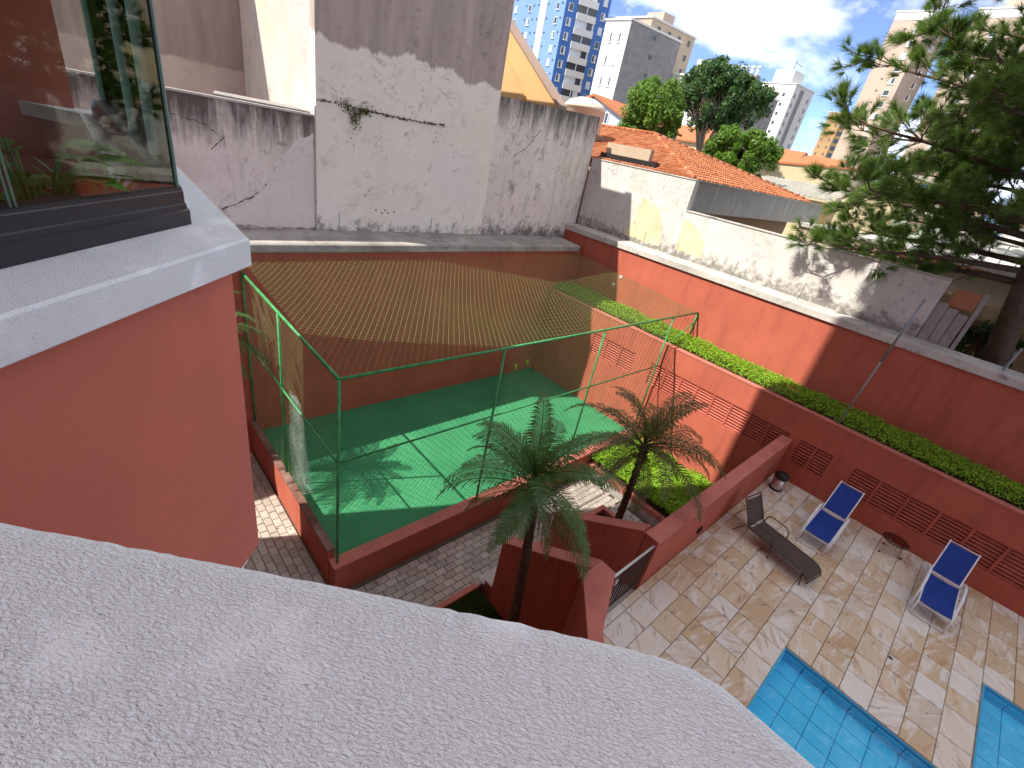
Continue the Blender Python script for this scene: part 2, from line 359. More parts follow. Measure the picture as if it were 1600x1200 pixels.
WL = {}      # world offset of every parent built without rotation
def link(name, data, parent=None, loc=(0, 0, 0)):
    o = bpy.data.objects.new(name, data); COL.objects.link(o); o.location = loc
    if parent: o.parent = parent
    WL[o.name] = Vector(loc)+(WL[parent.name] if parent else Vector((0, 0, 0)))
    return o
def tag(o, label=None, cat=None, group=None, kind=None):
    for k, v in (('label', label), ('category', cat), ('group', group), ('kind', kind)):
        if v: o[k] = v
    return o
def thing(name, label, cat, loc, group=None): return tag(link(name, None, None, loc), label, cat, group)
def part(name, mb, mats, parent, smooth=False, kind=None, label=None):
    """mb in world coordinates, under an unrotated parent"""
    o = link(name, mb.mesh(name, mats, WL[parent.name], smooth), parent); return tag(o, label, None, None, kind)
def lpart(name, mb, mats, parent, smooth=False): return link(name, mb.mesh(name, mats, (0, 0, 0), smooth), parent)
def single(name, mb, mats, label, cat, loc=(0, 0, 0), smooth=False, group=None, kind=None):
    return tag(link(name, mb.mesh(name, mats, loc, smooth), None, loc), label, cat, group, kind)
def struct(name, mb, mats, smooth=False): return tag(link(name, mb.mesh(name, mats, (0, 0, 0), smooth)), kind='structure')
def wpiece(name, me, parent, wloc, rot=None):
    o = link(name, me, parent, Vector(wloc)-WL[parent.name])
    if rot: o.rotation_euler = rot
    return o

# ================================================================ SETTING
# ground of the neighbourhood (one storey above the sunken courtyard)
g = MB(); X0, X1, Y0, Y1, B, Z = -16, 17.3, -22, 14.7, 1500, 4.0
for (a, b, c, d) in ((-B, -B, B, Y0), (-B, Y1, B, B), (-B, Y0, X0, Y1), (X1, Y0, B, Y1)):
    g.add([(a, b, Z), (c, b, Z), (c, d, Z), (a, d, Z)], [(0, 1, 2, 3)])
struct('ground', g, 'ground')
g = MB(); g.box((-16, -22, -3.2), (17.3, 14.7, -3.0)); struct('courtyard_ground', g, 'joint')

# path of interlocking pavers
path = struct('path', MB().box((-1.4, 5.34, -3), (12.25, 7.08, -2.36)).box((-1.4, 7.08, -3), (3.06, 13.35, -2.36)).box((11.05, 2.56, -3), (12.25, 5.34, -2.36)), 'joint')
PW, PH = .30, .195
pv = [MB().bbox((-PW/2+.006, -PH/2+.006, -.055), (PW/2-.006, PH/2-.006, rnd.uniform(-.004, .004)), .012).mesh('paver', 'paver') for _ in range(4)]
pv += [MB().bbox((-PH/2+.006, -PW/2+.006, -.055), (PH/2-.006, PW/2-.006, rnd.uniform(-.004, .004)), .012).mesh('paver', 'paver') for _ in range(4)]
spots = []
def pave(x0, x1, y0, y1, rot):
    a, b = (PH, PW) if rot else (PW, PH)
    if rot:
        i = 0; x = x0+a/2
        while x < x1-a*.4:
            y = y0+b/2-(b/2 if i % 2 else 0)+.0
            while y < y1:
                if y-b/2 > y0-.16 and y+b/2 < y1+.16: spots.append((x, y, True))
                y += b
            x += a; i += 1
    else:
        i = 0; y = y0+b/2
        while y < y1-b*.4:
            x = x0+a/2-(a/2 if i % 2 else 0)
            while x < x1:
                if x-a/2 > x0-.16 and x+a/2 < x1+.16: spots.append((x, y, False))
                x += a
            y += b; i += 1
pave(-1.3, 12.2, 5.36, 7.06, False); pave(1.0, 3.0, 7.06, 13.3, True); pave(11.1, 12.2, 2.6, 5.3, True)
spots.sort(key=lambda p: (p[0] < 2.8 and p[1] < 6.4) * 100 + math.hypot(p[0], p[1]))
rest = MB()
for i, (x, y, r) in enumerate(spots):
    if i < 300:
        wpiece('paver', pv[(4 if r else 0)+i % 4], path, (x, y, -2.30), (rnd.uniform(-.012, .012), rnd.uniform(-.012, .012), rnd.uniform(-.015, .015)))
    else:
        a, b = (PH, PW) if r else (PW, PH); d = rnd.uniform(-.004, .004)
        rest.bbox((x-a/2+.006, y-b/2+.006, -2.36), (x+a/2-.006, y+b/2-.006, -2.30+d), .012)
part('paving', rest, 'paver', path, kind='stuff')

# sports court floor
struct('court_floor', MB().box((3.15, 7.42, -3), (15.3, 13.35, -1.65)), 'court')

# pool deck: base slabs with pools cut out and stone slabs on it
deck = struct('pool_deck', MB().prism([(3.95, -.36), (15.3, -.36), (15.3, 2.24), (6.0, 2.24), (5.0, 1.74), (3.95, .80)], -3, -.028)
              .box((9.0, -3.30, -3), (15.3, -.361, -.028)).box((11.93, -8, -3), (15.3, -3.301, -.028)).box((9.0, -8, -3), (9.5, -3.301, -.028)), 'grout')
RH = .485
def slab(x0, x1, y0, y1):
    g_ = .006; hx, hy = (x1-x0)/2-g_, (y1-y0)/2-g_; t = rnd.uniform(-.003, .003)
    me = MB().bbox((-hx, -hy, -.03), (hx, hy, t), .007).mesh('stone_slab', 'stone')
    wpiece('stone_slab', me, deck, ((x0+x1)/2, (y0+y1)/2, 0))
for k in range(-14, 6):
    y0 = -.36+RH*k; y1 = min(y0+RH, 2.235)
    if y1-y0 < .1: continue
    segs = [(4.1+max(0, (y0-.80)/.93), 15.29)] if k >= 0 else ([(9.0, 15.29)] if k > -7 else [(9.0, 9.5), (11.93, 15.29)])
    if y0 < -5.8: continue
    for sx0, sx1 in segs:
        x = sx0
        while x < sx1-.02:
            ln = rnd.choice((.46, .62, .62, .78, .55)); e = x+ln
            if sx1-e < .25: e = sx1
            slab(x, e, y0, y1); x = e
# pools
for nm, (x0, y0, x1, y1), dep in (('pool', (4.6, -3.0, 9.0, -.36), .28), ('pool', (9.5, -8.0, 11.93, -3.30), .27)):
    p = struct(nm, MB().box((x0-.15, y0-.15, -dep-.4), (x1+.0, y1+.0, -dep-.02)), 'pool_grout')
    for nx0, ny0, nx1, ny1 in ((x1-.001, y0, x1+.12, y1), (x0, y1-.001, x1, y1+.12), (x0-.12, y0, x0, y1), (x0, y0-.12, x1, y0)):
        pass
    T = .42; tm = MB().bbox((-T/2+.006, -T/2+.006, -.02), (T/2-.006, T/2-.006, 0), .004).mesh('tile', 'pool')
    nx = int((x1-x0)/T)+1; ny = int((y1-y0)/T)+1
    for i in range(nx):
        for j in range(ny):
            cx, cy = x1-T/2-i*T, y1-T/2-j*T
            if cx-T/2 < x0-.3 or cy-T/2 < y0-.3: continue
            wpiece('tile', tm, p, (cx, cy, -dep))
    wall_x = MB().bbox((-T/2+.009, -T/2+.009, -.02), (T/2-.009, T/2-.009, 0), .004).mesh('wall_tile', 'pool')
    lin = MB().box((x1-.03, y0, -dep-.02), (x1+.01, y1, -.03)).box((x0, y1-.03, -dep-.02), (x1-.03, y1+.01, -.03)).box((x0-.05, y0-.05, -dep-.02), (x0, y1, -.03)).box((x0, y0-.05, -dep-.02), (x1, y0, -.03))
    part('pool_lining', lin, 'pool_grout', p)
    nz = int(dep/T)+1
    for j in range(ny):
        for q in range(nz):
            cy = y1-T/2-j*T; cz = -.10-T/2-q*T
            if cy-T/2 < y0-.3: continue
            wpiece('wall_tile', wall_x, p, (x1-.05, cy, cz), (0, -math.pi/2, 0))
    for i in range(nx):
        for q in range(nz):
            cx = x1-T/2-i*T; cz = -.10-T/2-q*T
            if cx-T/2 < x0-.3: continue
            wpiece('wall_tile', wall_x, p, (cx, y1-.05, cz), (math.pi/2, 0, 0))
    n = 26; wv = MB(); vs_ = []; fs_ = []
    for i in range(n+1):
        for j in range(n+1): vs_.append((x0+(x1-.03-x0)*i/n, y0+(y1-.03-y0)*j/n, -.11))
    for i in range(n):
        for j in range(n): a = i*(n+1)+j; fs_.append((a, a+n+1, a+n+2, a+1))
    wv.add(vs_, fs_); wt = struct('water', wv, 'water', True)

# ================================================================ WALLS OF THE COURTYARD
# back boundary wall: red lower wall, ledge, old render above
bw = thing('boundary_wall', 'tall back boundary wall, red below a mossy ledge and stained grey-white render above', 'wall', (8, 13.35, -3))
part('red_wall', MB().box((-16, 13.35, -3), (16.9, 14.62, 3.99)), 'red', bw)
lg = MB(); xs = [-16+i*.55 for i in range(61)]
lg.extrude_x([(13.24, 3.99), (13.22, 4.02), (13.22, 4.20), (13.27, 4.24), (14.62, 4.30), (14.62, 3.99)], -16, 16.55)
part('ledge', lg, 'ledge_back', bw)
part('low_wall', MB().box((-9, 14.6, 4.0), (5.6, 14.85, 7.34)), 'conc_low', bw, label='mouldy lower stretch with cracked render')
for (x, z) in ((7.5, 4.98), (7.72, 4.90), (7.82, 4.99), (7.93, 4.91), (8.15, 4.96)):
    part('rust_spot', MB().tube([(x, 14.592, z), (x, 14.575, z)], [.035, .02], 8), 'terracotta', bw)
def patch(name, pts, plane, mat, parent, seedv, t=.007):
    r = random.Random(seedv); P = []
    for a, b in zip(pts, pts[1:]+pts[:1]):
        n = max(1, int(math.dist(a, b)/.12))
        for k in range(n):
            f = k/n; jit = 0 if (a[2:] or False) else .035
            P.append((a[0]+(b[0]-a[0])*f+r.uniform(-jit, jit), a[1]+(b[1]-a[1])*f+r.uniform(-jit, jit)))
    mb = MB(); (mb.extrude_y if plane[0] == 'y' else mb.extrude_x)(P, plane[1]-t, plane[1]+.03); return part(name, mb, mat, parent)
patch('plaster_patch', [(5.54, 4.36), (3.3, 4.36), (3.42, 4.75), (3.85, 5.02), (4.15, 5.45), (4.5, 6.05), (4.95, 6.6), (5.54, 6.95)], ('y', 14.6), weathered('newer_plaster', (.70, .65, .61), (.76, .71, .67), (.30, .27, .25), amt=.25, seed=101), bw, 3)
patch('plaster_patch', [(9.4, 6.0), (9.5, 7.1), (11.4, 7.05), (11.5, 5.6), (10.4, 5.4)], ('y', 14.591), weathered('pale_plaster', (.84, .79, .75), (.86, .81, .77), (.34, .31, .28), amt=.2, seed=105), bw, 4, .004)
part('low_wall_cap', MB().box((-9, 14.57, 7.34), (5.59, 14.9, 7.39)), 'ledge', bw)
part('right_wall', MB().prism([(11.92, 14.6), (17.5, 14.6), (17.5, 14.9), (11.92, 14.9)], 4.0, [9.02, 9.27, 9.27, 9.02]), 'conc_right', bw, label='streaky grey stretch with mould below its top')
cr = MB()
def crackline(pts, wd, seedv, depth=.012):
    r = random.Random(seedv); P = []
    for (x0, z0), (x1, z1) in zip(pts[:-1], pts[1:]):
        n = max(2, int(math.hypot(x1-x0, z1-z0)/.07))
        for k in range(n): t = k/n; P.append((x0+(x1-x0)*t+r.uniform(-.02, .02), z0+(z1-z0)*t+r.uniform(-.025, .025)))
    P.append(pts[-1])
    for (a, b) in zip(P[:-1], P[1:]):
        ww = wd*r.uniform(.2, 1.0); dx, dz = b[0]-a[0], b[1]-a[1]; l = math.hypot(dx, dz) or 1; nx, nz = -dz/l*ww/2, dx/l*ww/2
        d = depth*r.uniform(.5, 1.4); y = 14.6
        v = [(a[0]-nx, y-.002, a[1]-nz), (a[0]+nx, y-.002, a[1]+nz), (b[0]+nx, y-.002, b[1]+nz), (b[0]-nx, y-.002, b[1]-nz),
             ((a[0]+b[0])/2, y-.002-d, (a[1]+b[1])/2)]
        cr.add(v, [(0, 1, 4), (1, 2, 4), (2, 3, 4), (3, 0, 4)])
crackline([(5.64, 7.76), (6.26, 7.80), (7.0, 7.74), (7.63, 7.73), (8.4, 7.72), (9.2, 7.74), (9.8, 7.80)], .10, 1, .05)
crackline([(9.29, 7.74), (9.30, 7.50), (9.33, 7.28)], .03, 2); crackline([(9.33, 7.28), (10.3, 7.23), (11.5, 7.20)], .04, 3)
crackline([(2.2, 6.9), (2.9, 6.75), (3.3, 6.5), (3.0, 6.2)], .03, 4); crackline([(3.1, 4.75), (3.7, 5.05), (4.1, 5.3), (4.3, 5.55)], .05, 5)
crackline([(13.0, 7.2), (13.6, 7.6), (14.2, 8.3)], .04, 6); crackline([(11.62, 7.2), (11.6, 6.0), (11.5, 4.5)], .025, 7); crackline([(15.6, 6.6), (15.7, 5.4), (15.55, 4.5)], .02, 8)
part('crack', cr, paint('crack_dirt', (.13, .11, .095), .3, 9, .95, 0), bw)
# creeping weeds in the crack
wd_ = MB()
for k in range(520):
    t = rnd.gauss(0, .24); x = 6.72+t; z = 7.74+rnd.gauss(0, .09)-(abs(rnd.gauss(0, .28)) if abs(t) < .16 else 0); y = 14.58-abs(rnd.gauss(0, .06))
    s_ = rnd.uniform(.015, .05); a = Vector((rnd.uniform(-1, 1), rnd.uniform(-1, .2), rnd.uniform(-1, 1))).normalized()*s_; b = Vector((rnd.uniform(-1, 1), rnd.uniform(-1, 1), rnd.uniform(-1, 1))).normalized()*s_*.5
    c = Vector((x, y, z)); wd_.add([c-a, c+b, c+a, c-b], [(0, 1, 2, 3)])
for k in range(260):
    x = rnd.uniform(6.8, 9.9); c = Vector((x, 14.57, 7.73+rnd.gauss(0, .03))); s_ = rnd.uniform(.01, .03)
    a = Vector((rnd.uniform(-1, 1), rnd.uniform(-1, .2), rnd.uniform(-1, 1))).normalized()*s_; b = a.orthogonal().normalized()*s_*.5
    wd_.add([c-a, c+b, c+a, c-b], [(0, 1, 2, 3)])
single('weeds', wd_, foliage('dry_weed', (.07, .06, .03), (.10, .095, .04)), 'scraggly dry weeds growing from the horizontal crack in the back wall', 'weeds', (6.7, 14.55, 7.7), kind='stuff')

# neighbour's tall blind building behind the back wall
nb = thing('blind_building', 'tall windowless rendered building rising above the middle of the back wall', 'building', (8.8, 17, 4))
part('front_wall', MB().prism([(5.6, 14.59), (11.95, 14.59), (11.95, 14.92), (5.6, 14.92)], 4.2, [13.0, 14.0, 14.0, 13.0]), 'conc_mid', nb)
part('side_wall', MB().prism([(5.62, 14.921), (11.93, 14.921), (11.93, 21.1), (5.62, 21.1)], 4, [12.95, 13.95, 13.95, 12.95]), 'strip', nb, label='sunlit peeling side wall')
part('drain_pipe', MB().tube([(5.57, 14.57, 4.3), (5.57, 14.57, 7.6)], .025, 6), 'ledge', nb)
fb = thing('rear_building', 'brown-grey rendered building in shade behind the low left stretch of back wall', 'building', (2, 23, 4))
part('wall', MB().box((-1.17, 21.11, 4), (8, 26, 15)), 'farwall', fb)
part('side_roof', MB().add([(3.3, 15.2, 7.43), (5.6, 15.0, 7.43), (5.6, 16.4, 7.47), (3.6, 16.4, 7.47), (3.3, 15.2, 7.37), (5.6, 15.0, 7.37), (5.6, 16.4, 7.41), (3.6, 16.4, 7.41)], [(0, 1, 2, 3), (7, 6, 5, 4), (0, 4, 5, 1), (3, 2, 6, 7), (0, 3, 7, 4)]), 'greyboard', fb)

# right boundary wall (red) with ledge, whitewashed wall above
rw = thing('boundary_wall', 'long red boundary wall along the right of the planter, with pale ledge on top', 'wall', (17, 4, -3))
part('red_wall', MB().box((16.9, -12, -3), (17.25, 14.59, 4.66)), 'red', rw)
part('ledge', MB().extrude_y([(16.82, 4.66), (16.82, 4.86), (16.85, 4.89), (17.62, 4.92), (17.62, 4.66)], -12, 14.58), M['ledge'], rw)
ww = thing('boundary_wall', 'sunlit flaking whitewashed wall standing on the ledge of the red wall', 'wall', (17.7, 5, 4.6))
part('low_wall', MB().prism([(17.6, 1.17), (17.85, 1.17), (17.85, 9.45), (17.6, 9.45)], 4.5, [6.6, 6.6, 6.62, 6.62]), 'white_render', ww)
patch('plaster_patch', [(8.2, 5.15), (8.3, 5.7), (8.9, 6.2), (9.38, 6.35), (9.38, 5.2)], ('x', 17.6), weathered('ochre_old_plaster', (.62, .50, .30), (.70, .60, .42), (.40, .34, .24), amt=.5, seed=110), ww, 6)
part('wall_cap', MB().box((17.57, 1.17, 6.615), (17.88, 9.44, 6.65)), 'ledge', ww)
rodm = MB().tube([(0, 0, 0), (.01, -.01, .62)], .012, 5).mesh('fence_rod', 'grey_pipe')
for i, (y, n_) in enumerate(((11.7, 'nearest the back corner'), (10.6, 'in front of the ochre plaster patch'), (9.1, 'below the step in the whitewashed wall'), (6.75, 'right of the step in the whitewashed wall'), (4.4, 'inside the pine branch shadow'))):
    o = link('fence_rod', rodm, None, (17.25, y, 4.89)); o.rotation_euler = (rnd.uniform(-.1, .1), rnd.uniform(-.1, .1), 0)
    tag(o, 'thin upright rusty rod on the right ledge, '+n_, 'rod', 'rods on the wall ledge')
for x, n_ in ((6.15, 'left of the rust spots'), (9.45, 'right of the rust spots'), (12.1, 'furthest right')):
    o = link('fence_rod', rodm, None, (x, 14.3, 4.27)); tag(o, 'thin upright rod on the back wall ledge, '+n_, 'rod', 'rods on the wall ledge')
for (y, z, n_) in ((10.95, 3.55, 'upper'), (11.2, 3.15, 'lower')):
    sk_ = thing('wall_socket', 'small white '+n_+' fixture on the sunlit red boundary wall near the shadow edge', 'fixture', (16.88, y, z)); part('plate', MB().box((16.875, y-.06, z-.07), (16.899, y+.06, z+.07)), 'white_frame', sk_); part('knob', MB().tube([(16.875, y, z), (16.84, y, z)], .03, 8), 'white_frame', sk_)
# ragged end of the white wall: fibre boards
fp = thing('board_screen', 'three grey upright fibre boards closing the ragged end of the whitewashed wall', 'screen', (17.65, .9, 4.9))
for k in range(3):
    y = 1.13-.25*k; part('board', MB().box((17.60+.02*k, y-.23, 4.9), (17.64+.02*k, y, 6.02-.08*k)), 'greyboard', fp)
part('post', MB().box((17.66, .26, 4.9), (17.78, .36, 6.5)), 'greyboard', fp)
part('brick_stub', MB().box((17.66, .40, 6.0), (17.83, .95, 6.45)), 'terracotta', fp, label='broken brick edge')

# planter wall with louvred openings
pw = thing('planter_wall', 'long low red retaining wall with louvred openings holding the hedge planter', 'wall', (15.4, 4, -3))
pans = [(8.25, 10.38, 3), (2.35, 7.5, 8), (1.1, 2.08, 2), (-5.6, .56, 9)]
ZL, ZH = .55, 1.45
cur = 13.34; body = MB()
body.box((15.3, -9, -3), (15.52, 13.34, ZL)); body.box((15.3, -9, ZH), (15.52, 13.34, 2.30))
ys = [13.34]
for a, b, n in sorted(pans, key=lambda p: -p[1]): ys += [b, a]
ys.append(-9)
for i in range(0, len(ys), 2): body.box((15.3, ys[i+1], ZL), (15.52, ys[i], ZH))
part('wall', body, 'red', pw)
part('wall_top', MB().box((15.285, -9, 2.302), (15.535, 13.33, 2.335)), 'redtop', pw)
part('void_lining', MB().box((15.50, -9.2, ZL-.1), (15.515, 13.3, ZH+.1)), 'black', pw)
for a, b, n in pans:
    fr = MB(); cw = (b-a)/n
    for k in range(n+1): fr.box((15.315, max(a, a+k*cw-.03), ZL), (15.37, min(b, a+k*cw+.03), ZH))
    fr.box((15.316, a, ZL), (15.371, b, ZL+.035)); fr.box((15.316, a, ZH-.035), (15.371, b, ZH))
    lp = part('louvre_panel', fr, 'slat', pw)
    sm = MB().add([(-.028, -cw/2+.032, .028), (.028, -cw/2+.032, -.018), (.028, cw/2-.032, -.018), (-.028, cw/2-.032, .028), (-.028, -cw/2+.032, .040), (.028, -cw/2+.032, -.006), (.028, cw/2-.032, -.006), (-.028, cw/2-.032, .040)],
                  [(3, 2, 1, 0), (4, 5, 6, 7), (0, 1, 5, 4), (1, 2, 6, 5), (2, 3, 7, 6), (3, 0, 4, 7)]).mesh('slat', 'slat')
    for k in range(n):
        for j in range(8):
            o = wpiece('slat', sm, lp, (15.352, a+(k+.5)*cw, ZL+.07+j*.103)); o.scale = (-1, 1, 1)
tag(single('planter_soil', MB().box((15.53, -9, -3), (16.89, 13.3, 2.2)), 'soil', 'dark planter soil under the clipped hedge', 'soil', kind='stuff'))

def cover(mb, x, y, z, s, r):
    n = Vector((r.gauss(0, .55), r.gauss(0, .55), 1)).normalized(); a = n.orthogonal().normalized(); a.rotate(Matrix.Rotation(r.uniform(0, 6.28), 3, n)); b = n.cross(a)
    c = Vector((x, y, z)); mb.add([c-a*s, c-b*s*.55+n*s*.15, c+a*s, c+b*s*.55+n*s*.15], [(0, 1, 2, 3)])
from mathutils import noise as mn
hd = MB(); r_ = random.Random(5)
for k in range(42000):
    y = -6.5+19.8*(r_.random()**1.0); x = r_.uniform(15.50, 16.95)
    edge = max(0, 1-((x-16.22)/.74)**4)
    h = .16+.16*edge+.10*mn.noise(Vector((x*1.6, y*1.6, 0)))+.06*mn.noise(Vector((x*6, y*6, 3)))
    cover(hd, x, y, 2.28+h*r_.uniform(.45, 1.0), r_.uniform(.018, .042), r_)
single('hedge', hd, 'cover', 'clipped leafy ground cover filling the long planter below the red boundary wall', 'hedge', (16.2, 4, 2.3), kind='stuff')

# court kerb
ck = thing('court_kerb', 'low red kerb wall around the green court', 'wall', (3.1, 7.2, -3))
part('front_kerb', MB().prism([(3.02, 7.08), (15.29, 7.08), (15.29, 7.42), (3.02, 7.42)], -3, -1.5), 'red', ck)
part('front_kerb_top', MB().box((3.0, 7.06, -1.499), (15.285, 7.40, -1.46)), 'redtop', ck)
part('side_kerb', MB().box((3.0, 7.421, -3), (3.15, 13.34, -1.25)), 'red', ck)
part('side_kerb_top', MB().box((2.985, 7.43, -1.249), (3.165, 13.33, -1.20)), 'kerbtop', ck, label='rough mossy kerb top')

# stair, stair walls and gate
sw = thing('stair_wall', 'red parapet wall between pool deck and the sunken garden beds', 'wall', (7.6, 2.3, -3))
part('long_wall', MB().box((7.56, 2.24, -3), (15.29, 2.54, 1.27)), 'red', sw)
part('long_wall_top', MB().box((7.54, 2.225, 1.271), (15.285, 2.555, 1.31)), 'redtop', sw)
for x0, nm in ((5.86, 'parapet'), (7.56, 'parapet')):
    y0 = 2.36 if x0 < 7 else 2.556
    part(nm, MB().extrude_x([(y0, -3), (4.78, -3), (4.78, -.13), (2.62, 1.25), (y0, 1.25)], x0, x0+.29), 'red', sw)
    part(nm+'_top', MB().add([(x0-.015, 4.79, -.125), (x0+.305, 4.79, -.125), (x0+.305, 2.62, 1.262), (x0-.015, 2.62, 1.262), (x0-.015, 4.79, -.085), (x0+.305, 4.79, -.085), (x0+.305, 2.62, 1.302), (x0-.015, 2.62, 1.302)],
                           [(3, 2, 1, 0), (4, 5, 6, 7), (0, 1, 5, 4), (2, 3, 7, 6), (1, 2, 6, 5), (3, 0, 4, 7)]), 'redtop', sw)
part('garden_wall', MB().prism([(6.13, 2.30), (6.145, 2.60), (5.62, 2.60), (4.95, 1.94), (3.9, .92), (4.05, .76), (5.05, 1.73)], -3, 1.24), 'red', sw)
part('garden_wall_top', MB().prism([(6.16, 2.29), (6.165, 2.615), (5.605, 2.615), (4.935, 1.95), (3.88, .93), (4.05, .74), (5.06, 1.715)], 1.241, 1.29), 'redtop', sw)
st = thing('stair', 'narrow stair going down from the pool deck to the paved path', 'stair', (6.85, 4, -3))
for k in range(12):
    zt = -.19*(k+1); y0 = 2.26+.275*k
    stp = part('step', MB().box((6.152, y0, -3), (7.555, y0+.277, zt-.03)), 'red', st)
    part('tread', MB().box((6.16, y0-.02, zt-.029), (7.55, y0+.276, zt)), 'tread', stp)
gt = thing('gate', 'dark brown metal bar gate at the top of the stair', 'gate', (6.85, 2.30, .05))
part('top_rail', MB().box((6.17, 2.27, 1.16), (7.54, 2.31, 1.20)), 'steel', gt)
part('bottom_rail', MB().box((6.17, 2.275, .08), (7.54, 2.305, .12)), 'brown_frame', gt)
bm_ = MB().box((-.012, -.012, 0), (.012, .012, 1.04)).mesh('bar', 'brown_frame')
for k in range(12): wpiece('bar', bm_, gt, (6.21+k*.1185, 2.29, .12))
part('lock_box', MB().box((6.20, 2.24, .95), (6.30, 2.268, 1.08)), 'steel', gt)
hz = thing('wall_lamp', 'small dark recessed lamp on the deck side of the red stair wall', 'lamp', (9.94, 2.22, .39))
part('housing', MB().box((9.84, 2.205, .31), (10.04, 2.238, .45)), 'plastic_dark', hz)
for k in range(3): part('fin', MB().box((9.85, 2.19, .33+.04*k), (10.03, 2.206, .345+.04*k)), 'plastic_dark', hz)

# garden beds
def bed(name, poly, z, label, loc):
    return single(name, MB().prism(poly, -3, z), 'soil', label, 'soil', loc, kind='stuff')
bed('bed_soil', [(-1.3, 2.0), (4.2, 1.25), (5.6, 2.68), (5.855, 2.68), (5.855, 5.2), (-1.3, 5.2)], -2.14, 'soil of the shaded lawn bed left of the stair', (3, 4, -3))
bed('bed_soil', [(7.86, 2.56), (10.9, 2.56), (10.9, 5.2), (7.86, 5.2)], -2.1, 'soil of the small bed right of the stair', (9, 4, -3))
bed('bed_soil', [(12.42, 2.56), (15.29, 2.56), (15.29, 7.05), (12.42, 7.05)], -1.74, 'soil of the sunny bed in the corner by the louvred wall', (14, 4.5, -3))
single('bed_kerb', MB().box((-1.3, 5.2, -3), (5.85, 5.34, -2.02)), 'redtop', 'red kerb of the shaded lawn bed beside the paved path', 'kerb', (2, 5.3, -3))
single('bed_kerb', MB().prism([(7.86, 5.2), (10.9, 5.2), (10.9, 2.56), (11.04, 2.56), (11.04, 5.34), (7.86, 5.34)], -3, -1.9), 'redtop', 'red kerb around the small bed behind the right stair parapet', 'kerb', (10, 5.3, -3))
bk = thing('bed_kerb', 'red brick kerb edging the sunny bed full of bright ground cover', 'kerb', (12.35, 5, -3))
part('footing', MB().box((12.26, 2.56, -3), (12.42, 7.05, -2.06)), 'ledge', bk)
for k in range(16):
    y = 2.58+k*.279; part('brick', MB().bbox((12.255+rnd.uniform(-.008, .008), y, -2.06), (12.425, y+.265, -1.86+rnd.uniform(-.012, .012)), .012), 'redtop', bk)
lw = MB(); r_ = random.Random(8)
for k in range(26000):
    x = r_.uniform(12.36, 15.33); y = r_.uniform(2.52, 7.08)
    h = .20+.16*mn.noise(Vector((x*1.3, y*1.3, 7)))+.10*mn.noise(Vector((x*4, y*4, 3)))
    if mn.noise(Vector((x*.9+4, y*.9, 1))) > .42: h *= .35
    cover(lw, x, y, -1.74+max(.02, h)*r_.uniform(.4, 1.0), r_.uniform(.022, .055), r_)
single('ground_cover', lw, 'cover', 'bright green ground cover in the sunny bed in front of the louvred wall', 'ground cover', (14, 4.5, -1.7), kind='stuff')
gr = MB()
def blades(mb, n, inside, z, r):
    k = 0
    while k < n:
        x, y = r.uniform(-1, 11), r.uniform(1.3, 5.2)
        if not inside(x, y): continue
        k += 1; a = r.uniform(0, 6.28); h = r.uniform(.05, .13); wd = .009; lx, ly = r.gauss(0, .04), r.gauss(0, .04)
        mb.add([(x-wd*math.cos(a), y-wd*math.sin(a), z), (x+wd*math.cos(a), y+wd*math.sin(a), z), (x+lx, y+ly, z+h)], [(0, 1, 2)])
blades(gr, 30000, lambda x, y: 2.2 < x < 5.84 and y > 2.75 and y < 5.19, -2.14, random.Random(3))
single('lawn', gr, 'grass', 'dark green grass in the shaded bed left of the stair', 'grass', (4, 4, -2.1), kind='stuff')
gr = MB(); blades(gr, 9000, lambda x, y: 7.9 < x < 10.88 and y > 2.6 and y < 5.18, -2.1, random.Random(4))
single('lawn', gr, 'grass', 'grass in the small bed behind the right stair parapet', 'grass', (9, 4, -2.1), kind='stuff')
lv = MB(); r_ = random.Random(41)
for k in range(170):
    reg = r_.choice(((3.3, 15.1, 7.5, 13.2, -1.645), (3.3, 15.1, 12.6, 13.3, -1.645), (1.2, 2.9, 7.2, 13, -2.285), (3, 11, 5.4, 7.0, -2.285), (7, 15.2, 1.6, 2.2, .008), (9.2, 15.2, -3, 2.2, .008)))
    cover(lv, r_.uniform(reg[0], reg[1]), r_.uniform(reg[2], reg[3]), reg[4], r_.uniform(.015, .035), r_)
single('leaf_litter', lv, foliage('fallen_leaf', (.10, .06, .025), (.22, .16, .05)), 'scattered fallen leaves on the court, path and deck', 'leaves', (8, 6, -2), kind='stuff')

# ================================================================ SPORTS COURT FENCE
cf = thing('court_fence', 'green pipe fence with netting around and over the sports court', 'fence', (3.1, 7.2, -1.5))
ZT, ZM = 3.40, 1.47
def post(x, y, z0=-1.46, z1=ZT, r=.032): part('post', MB().tube([(x, y, z0), (x, y, z1)], r, 8), 'green_pipe', cf, True)
for x in (3.13, 7.2, 11.17, 15.12): post(x, 7.22)
post(16.86, 7.22, 2.2); post(3.13, 10.52, -1.25); post(3.13, 13.28, -1.25)
def rail(a, b, r=.030): part('rail', MB().tube([a, b], r, 8), 'green_pipe', cf, True)
rail((3.13, 7.22, ZT), (16.88, 7.22, ZT), .034); rail((3.13, 7.20, ZM), (15.12, 7.20, ZM), .024)
rail((3.13, 7.22, ZT), (3.13, 13.32, ZT+.06), .036); rail((3.11, 7.22, ZM), (3.11, 13.32, ZM), .024)
rail((15.45, 7.24, 2.3), (16.86, 7.22, 3.02), .022)
